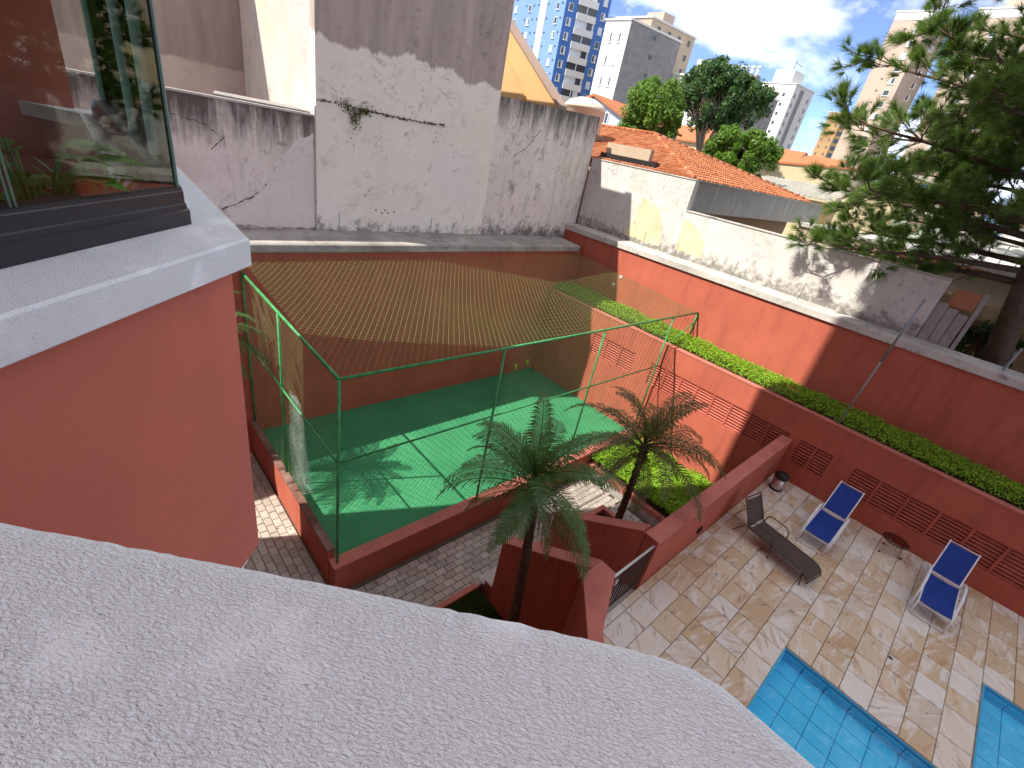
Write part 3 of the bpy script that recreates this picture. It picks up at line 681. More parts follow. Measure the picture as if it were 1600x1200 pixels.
def strand(mb, pts, r):
    """thin three-sided cord"""
    pts = [Vector(p) for p in pts]; rings = []
    for i, p in enumerate(pts):
        t = (pts[min(i+1, len(pts)-1)]-pts[max(i-1, 0)]).normalized(); u = t.orthogonal().normalized(); q = t.cross(u)
        rings.append([p+(u*math.cos(a)+q*math.sin(a))*r for a in (0, 2.094, 4.189)])
    f = []
    for i in range(len(rings)-1):
        for k in range(3): a, b = i*3+k, i*3+(k+1) % 3; f.append((a, b, b+3, a+3))
    mb.add([x for R in rings for x in R], f)
def diag_net(W, Hh, s, fn, r, seg=.5, ks=(1.0, -1.0), r2=None):
    """net over a W x Hh sheet, two families of cords u = c + k v; fn maps (u,v) to space"""
    mb = MB()
    for k_ in ks:
        d = s*math.sqrt(1+k_*k_); c = min(0, -k_*Hh); end = W+max(0, -k_*Hh)
        while c < end:
            va, vb = sorted(((0-c)/k_, (W-c)/k_)); v0, v1 = max(0, va), min(Hh, vb)
            if v1-v0 > .03:
                n = max(1, int((v1-v0)*math.sqrt(1+k_*k_)/seg)); strand(mb, [fn(c+k_*(v0+(v1-v0)*q/n), v0+(v1-v0)*q/n) for q in range(n+1)], r if k_ > 0 else r2 or r)
            c += d
    return mb
SP = .125
def f_front(u, v): return (3.13+u, 7.235+.015*math.sin(u*1.7)*math.sin(v*1.3), -1.46+v)
part('front_net', diag_net(11.99, 4.84, SP, f_front, .0030, .8), 'net_side', cf, kind='stuff')
def f_left(u, v): return (3.15+.03*math.sin(u*2.1)*math.sin(v*1.1), 7.24+u, -1.25+v)
part('side_net', diag_net(6.05, 4.66, SP, f_left, .0028, .8), 'net', cf, kind='stuff')
def f_top(u, v):
    U, V = u/13.7, v/6.1
    sag = .34*math.sin(math.pi*U)*math.sin(math.pi*V)+.05*math.sin(u*1.3+.5)*math.sin(math.pi*V)
    return (3.15+u, 7.23+v, ZT+.42*V-sag)
part('top_net', diag_net(13.7, 6.1, .130, f_top, .0031, .45, (.7, -1.7), .0046), 'net', cf, kind='stuff')
# bunched part of the left side net, sunlight put into its pale colour
gn = MB(); r_ = random.Random(2)
def gfn(u, v):
    k = .4+.6*(1-v)
    return (3.24+.10*math.sin(u*34)*(.5+v)+.05*v, 10.35-u*(.62+.30*v)-.04*math.sin(v*9), 1.42-2.7*v-.05*math.sin(u*7))
for i in range(27):
    strand(gn, [gfn(i/26, k/30) for k in range(31)], .0032)
for j in range(48):
    strand(gn, [gfn(k/40, (j+.25*math.sin(k*.8))/48) for k in range(41)], .0032)
single('bunched_net', gn, 'net_sunlit', 'bunched part of the left court net, sunlight put in as a pale colour', 'net', (3.3, 10, -1.2))
for (x, z, c, n_) in ((13.74, -1.10, (.55, .62, .03), 'lower yellow'), (13.98, -.95, (.60, .10, .03), 'small orange-red'), (14.44, -1.0, (.55, .62, .03), 'right-hand yellow'), (15.10, -1.40, (.60, .17, .03), 'orange rightmost')):
    q = NT('pennant_cloth'); q.col(c, .7)
    t = MB().add([(x-.11, 12.9, z+.11), (x+.11, 12.9, z+.12), (x+.01, 12.86, z-.15), (x-.11, 12.912, z+.11), (x+.11, 12.912, z+.12), (x+.01, 12.872, z-.15)], [(0, 2, 1), (3, 4, 5), (0, 1, 4, 3), (1, 2, 5, 4), (2, 0, 3, 5)])
    po = thing('pennant', n_+' pennant hanging in the far right corner of the court', 'pennant', (x, 12.9, z), 'pennants in the court corner')
    part('cloth', t, q.m, po); part('cord', MB().tube([(x, 12.906, z+.11), (x+.05, 13.34, z+.5)], .004, 4), 'net', po)

# ================================================================ PALMS
def frond_mesh(L, a0, droop, seedv, mat='palm', nl=46, wl=.36):
    r = random.Random(seedv); mb = MB(); P = []; p = Vector((0, 0, 0)); a = a0; n = 26
    for k in range(n+1):
        P.append(p.copy()); a -= droop*(.35+1.5*k/n)/n; p = p+Vector((math.cos(a), 0, math.sin(a)))*L/n
    mb.tube(P, [.016*(1-k/(n+2)) + .003 for k in range(n+1)], 4)
    for k in range(nl):
        t = .10+.89*k/nl; i = min(n-1, int(t*n)); f = t*n-i; c = P[i].lerp(P[i+1], f); tg = (P[i+1]-P[i]).normalized(); nrm = Vector((-tg.z, 0, tg.x))
        ln = wl*(math.sin(math.pi*min(1, t*1.02)**.75)*.85+.18)*r.uniform(.85, 1.1)
        for s in (-1, 1):
            d = (Vector((0, s, 0))*.86+tg*.50+nrm*r.uniform(.05, .38)).normalized()
            e1 = c+d*ln*.55; e2 = c+d*ln+Vector((0, 0, -ln*r.uniform(.18, .45))); wv = tg*.015
            mb.add([c-wv*.6, c+wv*.6, e1+wv, e1-wv, e2], [(0, 1, 2, 3), (3, 2, 4)])
    return mb.mesh('frond', mat)
FR = [frond_mesh(1.75, 1.35, 1.1, 1), frond_mesh(1.95, 1.0, 1.5, 2), frond_mesh(2.1, .62, 1.5, 3), frond_mesh(2.05, .25, 1.25, 4), frond_mesh(1.8, -.15, 1.0, 5), frond_mesh(1.45, -.75, .7, 6)]
FRD = [frond_mesh(1.5, -.9, .6, 7, 'palm_dry'), frond_mesh(1.9, .1, 1.5, 8, 'palm_dry')]
FRW = [frond_mesh(1.75, 1.35, 1.1, 11, 'palm_warm'), frond_mesh(1.95, 1.0, 1.5, 12, 'palm_warm'), frond_mesh(2.1, .62, 1.5, 13, 'palm_warm'), frond_mesh(2.05, .25, 1.25, 14, 'palm_warm'), frond_mesh(1.8, -.15, 1.0, 15, 'palm_warm'), frond_mesh(1.45, -.75, .7, 16, 'palm_warm')]
def palm(base, top, label, seedv, counts=(4, 7, 8, 8, 5, 3), sc_=1.0, dry=2, FR=FR):
    r = random.Random(seedv); o = thing('palm_tree', label, 'palm', base); b, t = Vector(base), Vector(top); P = []; R = []; N = 34
    for k in range(N+1):
        s = k/N; c = b.lerp(t, s); c += Vector((.05*math.sin(s*3), .04*math.sin(s*4+1), 0)); P.append(c)
        R.append(.10-.025*s+(.018 if k % 2 else 0)+(.035*max(0, s-.82)/.18))
    part('trunk', MB().tube(P, R, 9), 'palm_bark', o)
    bt = MB()
    for k in range(46):      # old leaf bases under the crown
        a = r.uniform(0, 6.28); zz = r.uniform(-.55, .05); c = t+Vector((math.cos(a)*.09, math.sin(a)*.09, zz)); e = c+Vector((math.cos(a)*.12, math.sin(a)*.12, .10))
        bt.tube([c, e], [.022, .008], 4)
    part('leaf_bases', bt, 'palm_bark', o)
    az = r.uniform(0, 6.28)
    for ti, n in enumerate(counts):
        for k in range(n):
            az += 6.283/n+r.uniform(-.25, .25); f = wpiece('frond', FR[ti], o, t+Vector((0, 0, .08-.05*ti)), (r.uniform(-.25, .25), r.uniform(-.12, .12), az)); s = sc_*r.uniform(.86, 1.1); f.scale = (s, s, s)
        az += .7
    for k in range(dry):
        f = wpiece('frond', FRD[k % 2], o, t-Vector((0, 0, .25)), (0, 0, r.uniform(0, 6.28))); f['label'] = 'yellowing drooping frond'
    return o
palm((5.42, 3.48, -2.14), (5.18, 3.86, 2.62), 'dense feathery palm in the shaded lawn bed left of the stair', 21, (4, 6, 7, 6, 2, 2), .90, 2)
palm((9.22, 3.86, -2.1), (9.16, 3.98, 2.05), 'slender palm in the small bed right of the stair, in front of the louvres', 35, (2, 4, 6, 6, 3, 0), 1.06, 1, FRW)
palm((1.55, 11.9, -2.3), (1.6, 11.85, 2.4), 'palm beside the left path, half hidden behind the balcony, shadowing the court', 50, (3, 6, 7, 6, 4, 0), .95, 0)

# ================================================================ OUR APARTMENT BUILDING
ab = thing('apartment_building', 'red apartment building with white-capped corner balconies on the left and below', 'building', (-1.5, 3, -3))
part('main_wall', MB().box((-14, -20, -3), (-1.62, 11.25, 40)), 'redb', ab)
# own parapet: roughcast top with rounded worn edge
out = [(-.457, .985), (-.30, .825), (-.125, .648), (.074, .446), (.19, .325), (.303, .207), (.38, .122), (.428, .066), (.447, .036), (.457, .006), (.461, -.045), (.463, -.10), (.465, -.6), (.465, -2.5)]
def densify(P, d):
    R = [P[0]]
    for a, b in zip(P[:-1], P[1:]):
        n = max(1, int(math.dist(a, b)/d))
        for k in range(1, n+1): R.append((a[0]+(b[0]-a[0])*k/n, a[1]+(b[1]-a[1])*k/n))
    return R
od = densify(out, .012)
def offs(P, i, d):
    a, b = P[max(0, i-3)], P[min(len(P)-1, i+3)]; tx, ty = b[0]-a[0], b[1]-a[1]; l = math.hypot(tx, ty); return (P[i][0]+ty/l*d, P[i][1]-tx/l*d)
prof = [(-.06, -1.62), (-.06, -.125), (-.008, -.12), (0, -.10), (0, -.018), (-.004, -.008), (-.012, -.002), (-.024, 0), (-.12, 0), (-.27, 0), (-.27, -1.1), (-.10, -1.6)]
pm = MB(); V = []; n = len(prof)
for i in range(len(od)):
    j = .0012*mn.noise(Vector((od[i][0]*38, od[i][1]*38, 0)))+.0012*mn.noise(Vector((od[i][0]*110, od[i][1]*110, 4)))
    for k, (d, z) in enumerate(prof):
        e = offs(od, i, -d-.006-(j if 2 <= k <= 6 else 0)); V.append((e[0], e[1], 7.3+z+(j*.5 if 5 <= k <= 7 else 0)))
F_ = []
for i in range(len(od)-1):
    for k in range(n-1): a = i*n+k; F_.append((a, a+1, a+n+1, a+n))
pm.add(V, F_)
for k, f in enumerate(F_): pm.mi[k] = 1 if (k % (n-1)) in (0, 9, 10) else 0
part('near_parapet', pm, ['roughcast', 'redb'], ab, label='white textured parapet top in the foreground')
# neighbouring balcony: coping with chamfered corner, red wall below
def ring(P, d): return [offs(P, i, d) for i in range(len(P))]
nbp = densify([(-.457, .978), (.491, 1.932), (.50, 2.0), (.545, 3.3), (.57, 4.2), (.60, 6.2), (.0, 6.9), (-.46, 7.35)], .2)
def miter(P, d):
    R = []
    for i in range(len(P)):
        a, b, c = P[max(0, i-1)], P[i], P[min(len(P)-1, i+1)]
        def nn(p, q): l = math.dist(p, q); return ((q[1]-p[1])/l, -(q[0]-p[0])/l)
        if i == 0: x = nn(b, c)
        elif i == len(P)-1: x = nn(a, b)
        else:
            u, v = nn(a, b), nn(b, c); k = 1+u[0]*v[0]+u[1]*v[1]; x = ((u[0]+v[0])/k, (u[1]+v[1])/k)
        R.append((b[0]+x[0]*d, b[1]+x[1]*d))
    return R
P0 = [(-.457, .978), (.491, 1.932), (.56, 3.9), (.60, 6.2), (-.46, 7.35)]
def loft(P, prof_, mi=None):
    mb = MB(); V = []; m = len(prof_); rings_ = [miter(P, d) for d, z in prof_]
    for i in range(len(P)):
        for k, (d, z) in enumerate(prof_): V.append((*rings_[k][i], z))
    f = []
    for i in range(len(P)-1):
        for k in range(m): a, b = i*m+k, i*m+(k+1) % m; f.append((a, a+m, b+m, b))
    f += [tuple(range(m)), tuple(range((len(P)-1)*m, len(P)*m))[::-1]]
    return mb.add(V, f)
for zt, nm in ((7.3, 'balcony'), (4.4, 'lower_balcony'), (1.5, 'lowest_balcony')):
    part(nm+'_coping', loft(P0, [(-.34, zt), (-.008, zt), (0, zt-.008), (0, zt-.103), (-.01, zt-.11), (-.34, zt-.11)]), 'roughcast', ab, label='white textured balcony coping' if zt > 7 else None)
    part(nm+'_wall', loft(P0, [(-.28, zt-.111), (-.065, zt-.111), (-.065, zt-1.60), (-.28, zt-1.60)]), 'redb', ab)
    fl = [(-1.6, .98)]+miter(P0, -.12)+[(-1.6, 7.35)]
    part(nm+'_slab', MB().prism(fl, zt-1.72, zt-1.58), 'whitep', ab)
    part(nm+'_floor', MB().prism([(-1.6, 1.2)]+miter(P0, -.29)+[(-1.6, 7.2)], zt-1.579, zt-1.30), 'red_floor', ab)
part('balcony_back_wall', MB().box((-1.61, .9, 5.7), (-1.5, 7.4, 10.2)), 'interior', ab)
part('balcony_door', MB().box((-1.5, 2.3, 6.0), (-1.46, 5.0, 8.2)).box((-1.5, 3.62, 6.0), (-1.44, 3.68, 8.2)), 'wglass', ab)
part('balcony_ceiling', MB().prism([(-1.6, .98)]+miter(P0, -.10)+[(-1.6, 7.35)], 9.75, 10.0), 'whitep', ab)
part('balcony_inner_wall', MB().prism([(-1.6, 6.6), (.25, 6.45), (.25, 6.6), (-1.6, 6.8)], 6.0, 9.75), 'redb', ab)
# glazing track and panes
G0 = [(-.60, 1.125), (.345, 2.118), (.41, 3.9), (.45, 6.1)]
bwn = part('balcony_window', loft(G0, [(-.10, 7.301), (0, 7.301), (0, 7.352), (-.008, 7.356), (-.008, 7.372), (-.012, 7.376), (-.012, 7.415), (-.014, 7.419), (-.014, 7.428), (-.075, 7.428), (-.085, 7.40), (-.10, 7.36)]), 'black', ab, label='black aluminium glazing track')
Gc = miter(G0, -.024)
def pane(a, b, z0=7.425, z1=9.75, t=.008):
    a, b = Vector((*a, 0)), Vector((*b, 0)); d = (b-a).normalized(); nn = Vector((d.y, -d.x, 0))*t/2
    c = [a-nn, b-nn, b+nn, a+nn]; mb = MB()
    v = [(p.x, p.y, z0) for p in c]+[(p.x, p.y, z1) for p in c]
    mb.add(v, [(0, 1, 5, 4), (2, 3, 7, 6)], 0); mb.add(v, [(3, 0, 4, 7), (1, 2, 6, 5), (0, 3, 2, 1), (4, 5, 6, 7)], 1)
    part('pane', mb, ['glass', 'glass_edge'], bwn)
def lerp2(a, b, t): return (a[0]+(b[0]-a[0])*t, a[1]+(b[1]-a[1])*t)
pane(lerp2(Gc[0], Gc[1], .01), lerp2(Gc[0], Gc[1], .555)); pane(lerp2(Gc[0], Gc[1], .565), lerp2(Gc[0], Gc[1], .995))
pane(lerp2(Gc[1], Gc[2], .008), lerp2(Gc[1], Gc[2], .45)); pane(lerp2(Gc[1], Gc[2], .46), lerp2(Gc[1], Gc[2], .99)); pane(lerp2(Gc[2], Gc[3], .01), lerp2(Gc[2], Gc[3], .98))
# plants behind the glass
def leaf_mesh(L, W, seedv):
    r = random.Random(seedv); mb = MB(); n = 7; V = []; f = []
    for k in range(n+1):
        t = k/n; wd = W*math.sin(math.pi*min(1, t*.93+.07))**.8*(1-.25*t); x = L*t; z = -.28*L*t*t
        V += [(x, -wd, z+.12*wd), (x, 0, z-.05*wd), (x, wd, z+.12*wd)]
    for k in range(n):
        a = k*3; f += [(a, a+3, a+4, a+1), (a+1, a+4, a+5, a+2)]
    return mb.add(V, f).mesh('leaf', 'pot_leaf', smooth=True)
LM = [leaf_mesh(.13, .036, 1), leaf_mesh(.16, .042, 2)]; SM = leaf_mesh(.24, .008, 3)
def pot_plant(loc, label, n, kind, seedv, rad=.11):
    r = random.Random(seedv); o = thing('potted_plant', label, 'plant', loc); x, y, z = loc
    part('pot', MB().lathe([(rad*.7, 0), (rad, .20), (rad*1.08, .20), (rad*1.08, .23), (rad*.95, .23), (rad*.93, .21), (.001, .21)], loc, 20), 'terracotta', o, True)
    stems = MB()
    for k in range(n):
        a = r.uniform(0, 6.283); h = r.uniform(.03, .27) if kind == 0 else .01; d = r.uniform(.03, .16) if kind == 0 else r.uniform(0, .05); b = Vector((x+.03*math.cos(a), y+.03*math.sin(a), z+.20)); e = Vector((x+d*math.cos(a), y+d*math.sin(a), z+.22+h))
        if kind == 0: stems.tube([b, b.lerp(e, .6)+Vector((0, 0, .04)), e], .004, 5)
        lf = wpiece('leaf', LM[k % 2] if kind == 0 else SM, o, e, (r.uniform(-.3, .3), r.uniform(-.5, .3) if kind == 0 else r.uniform(-1.35, -.75), a))
    if kind == 0: part('stem', stems, 'pot_leaf', o)
pot_plant((-.06, 2.04, 7.06), 'broad-leaved potted plant behind the balcony glass', 30, 0, 4)
pot_plant((.10, 2.20, 7.06), 'spiky-leaved potted plant behind the balcony glass', 16, 1, 6, .09)
ps = thing('plant_shelf', 'dark shelf under the potted plants behind the balcony glass', 'shelf', (-.1, 2.15, 6))
part('board', MB().box((-.45, 1.92, 7.01), (.22, 2.35, 7.055)), 'plastic_dark', ps)
for x in (-.43, .17):
    for y in (1.94, 2.29): part('leg', MB().box((x, y, 6.0), (x+.035, y+.035, 7.01)), 'plastic_dark', ps)

# ================================================================ DECK FURNITURE
def lounger_blue(loc, label):
    o = thing('lounger', label, 'lounger', loc, 'blue sun loungers'); W = .31; R = .016
    def L(name, mb, m, parent=o): return lpart(name, mb, m, parent, True)
    # local: x away from the foot end, seat height .36
    fr = MB()
    for s in (-1, 1):
        fr.tube([(-.06, s*W, .28), (0, s*W, .34), (.06, s*W, .362), (1.50, s*W, .362), (1.58, s*W, .362)], R, 8)
    fr.tube([(.0, -W, .335), (.0, W, .335)], .012, 6)
    L('seat_frame', fr, 'white_frame')
    bf = MB()
    for s in (-1, 1): bf.tube([(1.47, s*(W-.02), .38), (1.60, s*(W-.02), .46), (2.16, s*(W-.02), 1.06), (2.19, s*(W-.02), 1.08)], R, 8)
    bf.tube([(1.49, -W+.02, .39), (1.49, W-.02, .39)], .012, 6); bf.tube([(2.17, -W+.02, 1.065), (2.17, W-.02, 1.065)], .012, 6)
    L('back_frame', bf, 'white_frame')
    n = 10; sl = MB(); V = []; f = []
    for i in range(n+1):
        for j in range(9):
            t = i/n; u = j/8*2-1; V.append((.05+1.40*t, u*(W-.012), .372-.022*(1-u*u)-.012*math.sin(math.pi*t)))
    for i in range(n):
        for j in range(8): a = i*9+j; f.append((a, a+9, a+10, a+1))
    sl.add(V, f); sl.add([(x, y, z-.004) for x, y, z in V], [q[::-1] for q in f])
    L('seat', sl, 'sling_blue')
    sl = MB(); V = []
    for i in range(n+1):
        for j in range(9):
            t = i/n; u = j/8*2-1; V.append((1.545+.60*t+.015*(1-u*u), u*(W-.032), .415+.63*t-.012*(1-u*u)))
    sl.add(V, f); sl.add([(x+.004, y, z-.004) for x, y, z in V], [q[::-1] for q in f])
    L('backrest', sl, 'sling_blue')
    for s in (-1, 1):
        # wide curved arm running down to the foot
        y = s*(W+.035); P = [(.14, .02), (.28, .20), (.5, .39), (.8, .53), (1.1, .585), (1.34, .57), (1.45, .50), (1.47, .40)]
        a = MB(); V = []; ff = []
        for k, (x, z) in enumerate(P):
            q0, q1 = P[max(0, k-1)], P[min(len(P)-1, k+1)]; l = math.dist(q0, q1); nx, nz = -(q1[1]-q0[1])/l*.013, (q1[0]-q0[0])/l*.013
            V += [(x-nx, y-.026, z-nz), (x-nx, y+.026, z-nz), (x+nx, y+.026, z+nz), (x+nx, y-.026, z+nz)]
        for k in range(len(P)-1):
            for e in range(4): b0 = k*4+e; b1 = k*4+(e+1) % 4; ff.append((b0, b1, b1+4, b0+4))
        ff += [(3, 2, 1, 0), (28, 29, 30, 31)]
        a.add(V, ff); L('arm', a, 'white_frame')
        L('leg', MB().tube([(.02, s*W, .345), (-.03, s*W, .20), (-.05, s*(W+.01), .0)], R, 8), 'white_frame')
        L('leg', MB().tube([(1.36, s*(W+.02), .40), (1.50, s*(W+.02), .18), (1.56, s*(W+.02), .0)], R, 8), 'white_frame')
        L('back_support', MB().tube([(1.85, s*(W-.05), .72), (1.98, s*(W-.05), .36), (1.56, s*(W-.05), .33)], .010, 6), 'white_frame')
    L('foot_bar', MB().tube([(-.047, -W, .035), (-.047, W, .035)], .014, 8), 'white_frame')
    return o
lounger_blue((12.66, .325, 0.003), 'blue sling lounger with white frame next to the brown lounger')
lounger_blue((12.68, -2.20, 0.003), 'blue sling lounger with white frame nearer the pools, alone by the louvres')
def lounger_brown(loc, rz):
    o = thing('lounger', 'dark brown sling lounger with raised back beside the red stair wall', 'lounger', loc); o.rotation_euler = (0, 0, rz); W = .33; R = .015
    def L(name, mb, m): return lpart(name, mb, m, o, True)
    fr = MB()
    for s in (-1, 1): fr.tube([(-1.62, s*W, .16), (-1.56, s*W, .27), (-1.47, s*W, .335), (-1.35, s*W, .35), (.02, s*W, .35)], R, 8)
    fr.tube([(-1.62, -W, .165), (-1.62, W, .165)], R, 8)
    L('seat_frame', fr, 'brown_frame')
    bf = MB()
    for s in (-1, 1): bf.tube([(0, s*W, .36), (.34, s*W, .93), (.39, s*W, 1.0)], R, 8)
    bf.tube([(.39, -W, 1.0), (.39, W, 1.0)], R, 8); L('back_frame', bf, 'brown_frame')
    n = 12; P = [(-1.60, .20), (-1.54, .29), (-1.46, .345), (-1.35, .36)]+[(-1.35+1.33*k/8, .36-.012*math.sin(math.pi*k/8)) for k in range(1, 9)]
    def sling(P, name):
        V = []; f = []; mb = MB()
        for (x, z) in P:
            for j in range(9): u = j/8*2-1; V.append((x, u*(W-.008), z-.018*(1-u*u)))
        for i in range(len(P)-1):
            for j in range(8): a = i*9+j; f.append((a, a+9, a+10, a+1))
        mb.add(V, f); mb.add([(x, y, z-.005) for x, y, z in V], [q[::-1] for q in f]); L(name, mb, 'sling_brown')
    sling(P, 'seat'); sling([(.03+.33*k/6, .40+.55*k/6) for k in range(7)], 'backrest')
    L('hinge_bar', MB().tube([(.0, -W, .355), (.0, W, .355)], .012, 8), 'steel')
    for s in (-1, 1):
        y = s*(W+.02)
        L('arm', MB().tube([(-.02, y, .36), (-.03, y, .50), (-.08, y, .575), (-.16, y, .60), (-.50, y, .60), (-.58, y, .57), (-.62, y, .50), (-.64, y, .36)], .014, 8), 'brown_frame')
        L('leg', MB().tube([(-.64, y, .36), (-.70, y, 0)], .014, 8), 'brown_frame')
        L('leg', MB().tube([(-1.45, s*W, .33), (-1.52, s*(W+.02), 0)], .013, 8), 'brown_frame')
        L('leg', MB().tube([(.10, s*W, .36), (.30, s*(W+.02), 0)], .013, 8), 'brown_frame')
        L('back_support', MB().tube([(.27, s*(W-.03), .76), (.46, s*(W-.03), .35), (.0, s*(W-.03), .33)], .009, 6), 'brown_frame')
    return o
lounger_brown((11.60, 1.47, .003), math.radians(79))
bn = thing('waste_bin', 'steel pedal bin with dark lid in the deck corner', 'bin', (14.44, 1.88, 0))
part('body', MB().lathe([(.17, .05), (.175, .06), (.175, .40)], (14.44, 1.88, 0), 28), 'steel', bn, True)
part('base_ring', MB().lathe([(.185, 0), (.19, .01), (.19, .05), (.17, .06)], (14.44, 1.88, 0), 28), 'plastic_dark', bn, True)
part('lid', MB().lathe([(.182, .40), (.19, .41), (.19, .50), (.17, .56), (.12, .585), (.05, .595)], (14.44, 1.88, 0), 28), 'plastic_dark', bn, True)
tb = thing('side_table', 'small low round smoked-glass table with bent metal legs between the blue loungers', 'table', (14.62, -1.08, 0))
part('table_top', MB().lathe([(.29, .405), (.295, .41), (.295, .42), (.29, .425)], (14.62, -1.08, 0), 36), 'table_glass', tb)
part('rim', MB().tube([(14.62+.295*math.cos(a*.2618), -1.08+.295*math.sin(a*.2618), .414) for a in range(25)], .013, 6, 0, False), 'brown_frame', tb)
for k in range(3):
    a = .5+k*2.094; c, s_ = math.cos(a), math.sin(a)
    part('leg', MB().tube([(14.62+.28*c, -1.08+.28*s_, .40), (14.62+.10*c, -1.08+.10*s_, .22), (14.62+.12*c, -1.08+.12*s_, .16), (14.62+.30*c, -1.08+.30*s_, 0)], .013, 8), 'steel', tb, True)
    part('leg_cap', MB().lathe([(.018, 0), (.022, .005), (.018, .05)], (14.62+.30*c, -1.08+.30*s_, .001), 10), 'plastic_dark', tb)
dr = thing('floor_drain', 'small round drain set in the stone deck between the pools', 'drain', (10.74, -1.86, 0))
part('rim', MB().lathe([(.055, 0), (.06, .004), (.04, .010), (.036, .006)], (10.74, -1.86, .001), 20), 'steel', dr)
part('grille', MB().lathe([(.036, .002), (.034, .008)], (10.74, -1.86, .001), 20), 'plastic_dark', dr)
pl = thing('lamp_pole', 'slim grey leaning pole rising from the hedge planter', 'pole', (15.42, 1.47, 2.3))
part('lower_tube', MB().tube([(15.42, 1.47, 2.2), (15.41, 1.36, 4.5)], .022, 8), 'grey_pipe', pl, True)
part('upper_tube', MB().tube([(15.41, 1.365, 4.42), (15.40, 1.27, 6.2)], .030, 8), 'grey_pipe', pl, True)
sp = single('stay_post', MB().tube([(17.2, -.83, 4.88), (17.2, -.87, 5.55)], .03, 8), 'grey_pipe', 'short pale stay post on the red wall ledge in front of the pine trunk', 'post', (17.2, -.83, 4.9))

# ================================================================ PINE BEHIND THE RED WALL
pn = thing('pine_tree', 'large dark long-needled pine leaning over the right boundary wall', 'tree', (19.2, -.8, 4))
r_ = random.Random(77)
tp = [Vector((19.25, -.85, 3.9)), Vector((19.2, -.55, 5.2)), Vector((19.15, -.2, 7)), Vector((19.1, .2, 9)), Vector((19.2, .4, 11)), Vector((19.1, .5, 13)), Vector((19.2, .5, 15.5))]
part('trunk', MB().tube(tp, [.36, .30, .27, .23, .18, .12, .04], 12), 'bark', pn, True)
def at_trunk(z):
    for a, b in zip(tp[:-1], tp[1:]):
        if a.z <= z <= b.z: return a.lerp(b, (z-a.z)/(b.z-a.z))
    return tp[-1]
nd = MB(); tw = MB()
def tuft(c, d, L=.31, n=92):
    d = d.normalized(); u = d.orthogonal().normalized(); v = d.cross(u)
    for k in range(n):
        a = r_.uniform(0, 6.283); sp_ = r_.uniform(.15, 1.15); q = (d+(u*math.cos(a)+v*math.sin(a))*sp_).normalized(); q.z -= .10
        b = c-d*r_.uniform(0, .20); e = b+q*L*r_.uniform(.7, 1.15); wv = q.cross(Vector((r_.uniform(-1, 1), r_.uniform(-1, 1), r_.uniform(-1, 1))))
        if wv.length < 1e-4: continue
        wv = wv.normalized()*.0054
        nd.add([b-wv, b+wv, e], [(0, 1, 2)])
def branch(z0, az, ln, rise, droop, r0):
    b = at_trunk(z0); P = [b]; d = Vector((math.cos(az), math.sin(az), rise)).normalized(); n = 9; p = b.copy()
    for k in range(n):
        d = (d+Vector((r_.gauss(0, .10), r_.gauss(0, .10), -droop/n+.10*(k > 6)))).normalized(); p = p+d*ln/n; P.append(p.copy())
    part('branch', MB().tube(P, [r0*(1-.85*k/n) for k in range(n+1)], 6), 'bark', pn, True)
    for k in range(2, n+1):
        dd = (P[k]-P[k-1]).normalized(); ns = 3 if k < n else 4
        for s in range(ns):
            side = Vector((r_.gauss(0, 1), r_.gauss(0, 1), r_.gauss(.25, .6))); side = (side-dd*side.dot(dd)*.5).normalized()
            q = (dd*.8+side*.9).normalized(); l = ln*.20*r_.uniform(.5, 1.25)*(1.2-.5*k/n); m = P[k]+q*l*.5+Vector((0, 0, -.04)); e = m+(q+Vector((0, 0, .25))).normalized()*l*.5
            tw.tube([P[k], m, e], [.018, .012, .006], 4, 0, False)
            tuft(e, q+Vector((0, 0, .35)))
            if r_.random() < .8: tuft(m.lerp(e, .5), q+Vector((r_.gauss(0, .6), r_.gauss(0, .6), .3)), .30, 44)
            for t_ in range(3):
                q2 = (q+Vector((r_.gauss(0, .8), r_.gauss(0, .8), r_.gauss(.2, .5)))).normalized(); e2 = m+q2*l*r_.uniform(.35, .7)
                tw.tube([m, e2], [.009, .005], 3, 0, False); tuft(e2, q2+Vector((0, 0, .3)))
    return P
B_ = [(6.9, 1.62, 5.0, -.02, .12, .10), (7.2, 2.15, 5.2, .0, .2, .09), (7.4, 1.25, 4.8, .05, .2, .09), (8.0, 1.75, 5.5, .12, .15, .10), (8.5, 1.35, 5.2, .15, .2, .10), (8.3, 2.5, 5.6, .12, .25, .09),
      (9.2, 1.95, 6.0, .2, .2, .09), (9.6, 1.5, 5.8, .25, .25, .09), (9.9, 2.7, 5.0, .22, .25, .08), (10.5, 1.7, 5.6, .3, .25, .08), (10.8, 2.2, 5.2, .3, .25, .08), (11.3, 1.3, 4.8, .35, .3, .07), (11.8, 1.9, 4.6, .38, .3, .07),
      (12.4, 2.5, 4.0, .4, .3, .06), (12.9, 1.5, 3.8, .45, .3, .06), (13.5, 2.0, 3.0, .5, .3, .05), (14.3, 1.2, 2.2, .6, .2, .04), (14.8, 2.6, 1.8, .7, .2, .04),
      (8.8, 3.2, 4.8, .15, .2, .09), (10.2, 3.5, 4.4, .25, .2, .08), (11.6, 3.1, 4.0, .3, .2, .07), (12.8, 3.6, 3.2, .4, .2, .06), (9.4, .7, 4.6, .15, .2, .08), (10.9, .5, 4.2, .25, .2, .07), (12.2, .8, 3.6, .35, .2, .06),
      (9.0, 4.2, 4.6, .15, .2, .09), (10.6, 4.6, 4.2, .25, .2, .08), (12.0, 4.1, 3.6, .35, .2, .07), (13.2, 4.8, 3.0, .4, .2, .06), (8.2, 4.9, 4.4, .1, .2, .09), (9.8, 5.6, 4.2, .2, .2, .08), (11.2, 5.3, 4.0, .3, .2, .07), (14.0, 3.2, 2.4, .5, .2, .05)]
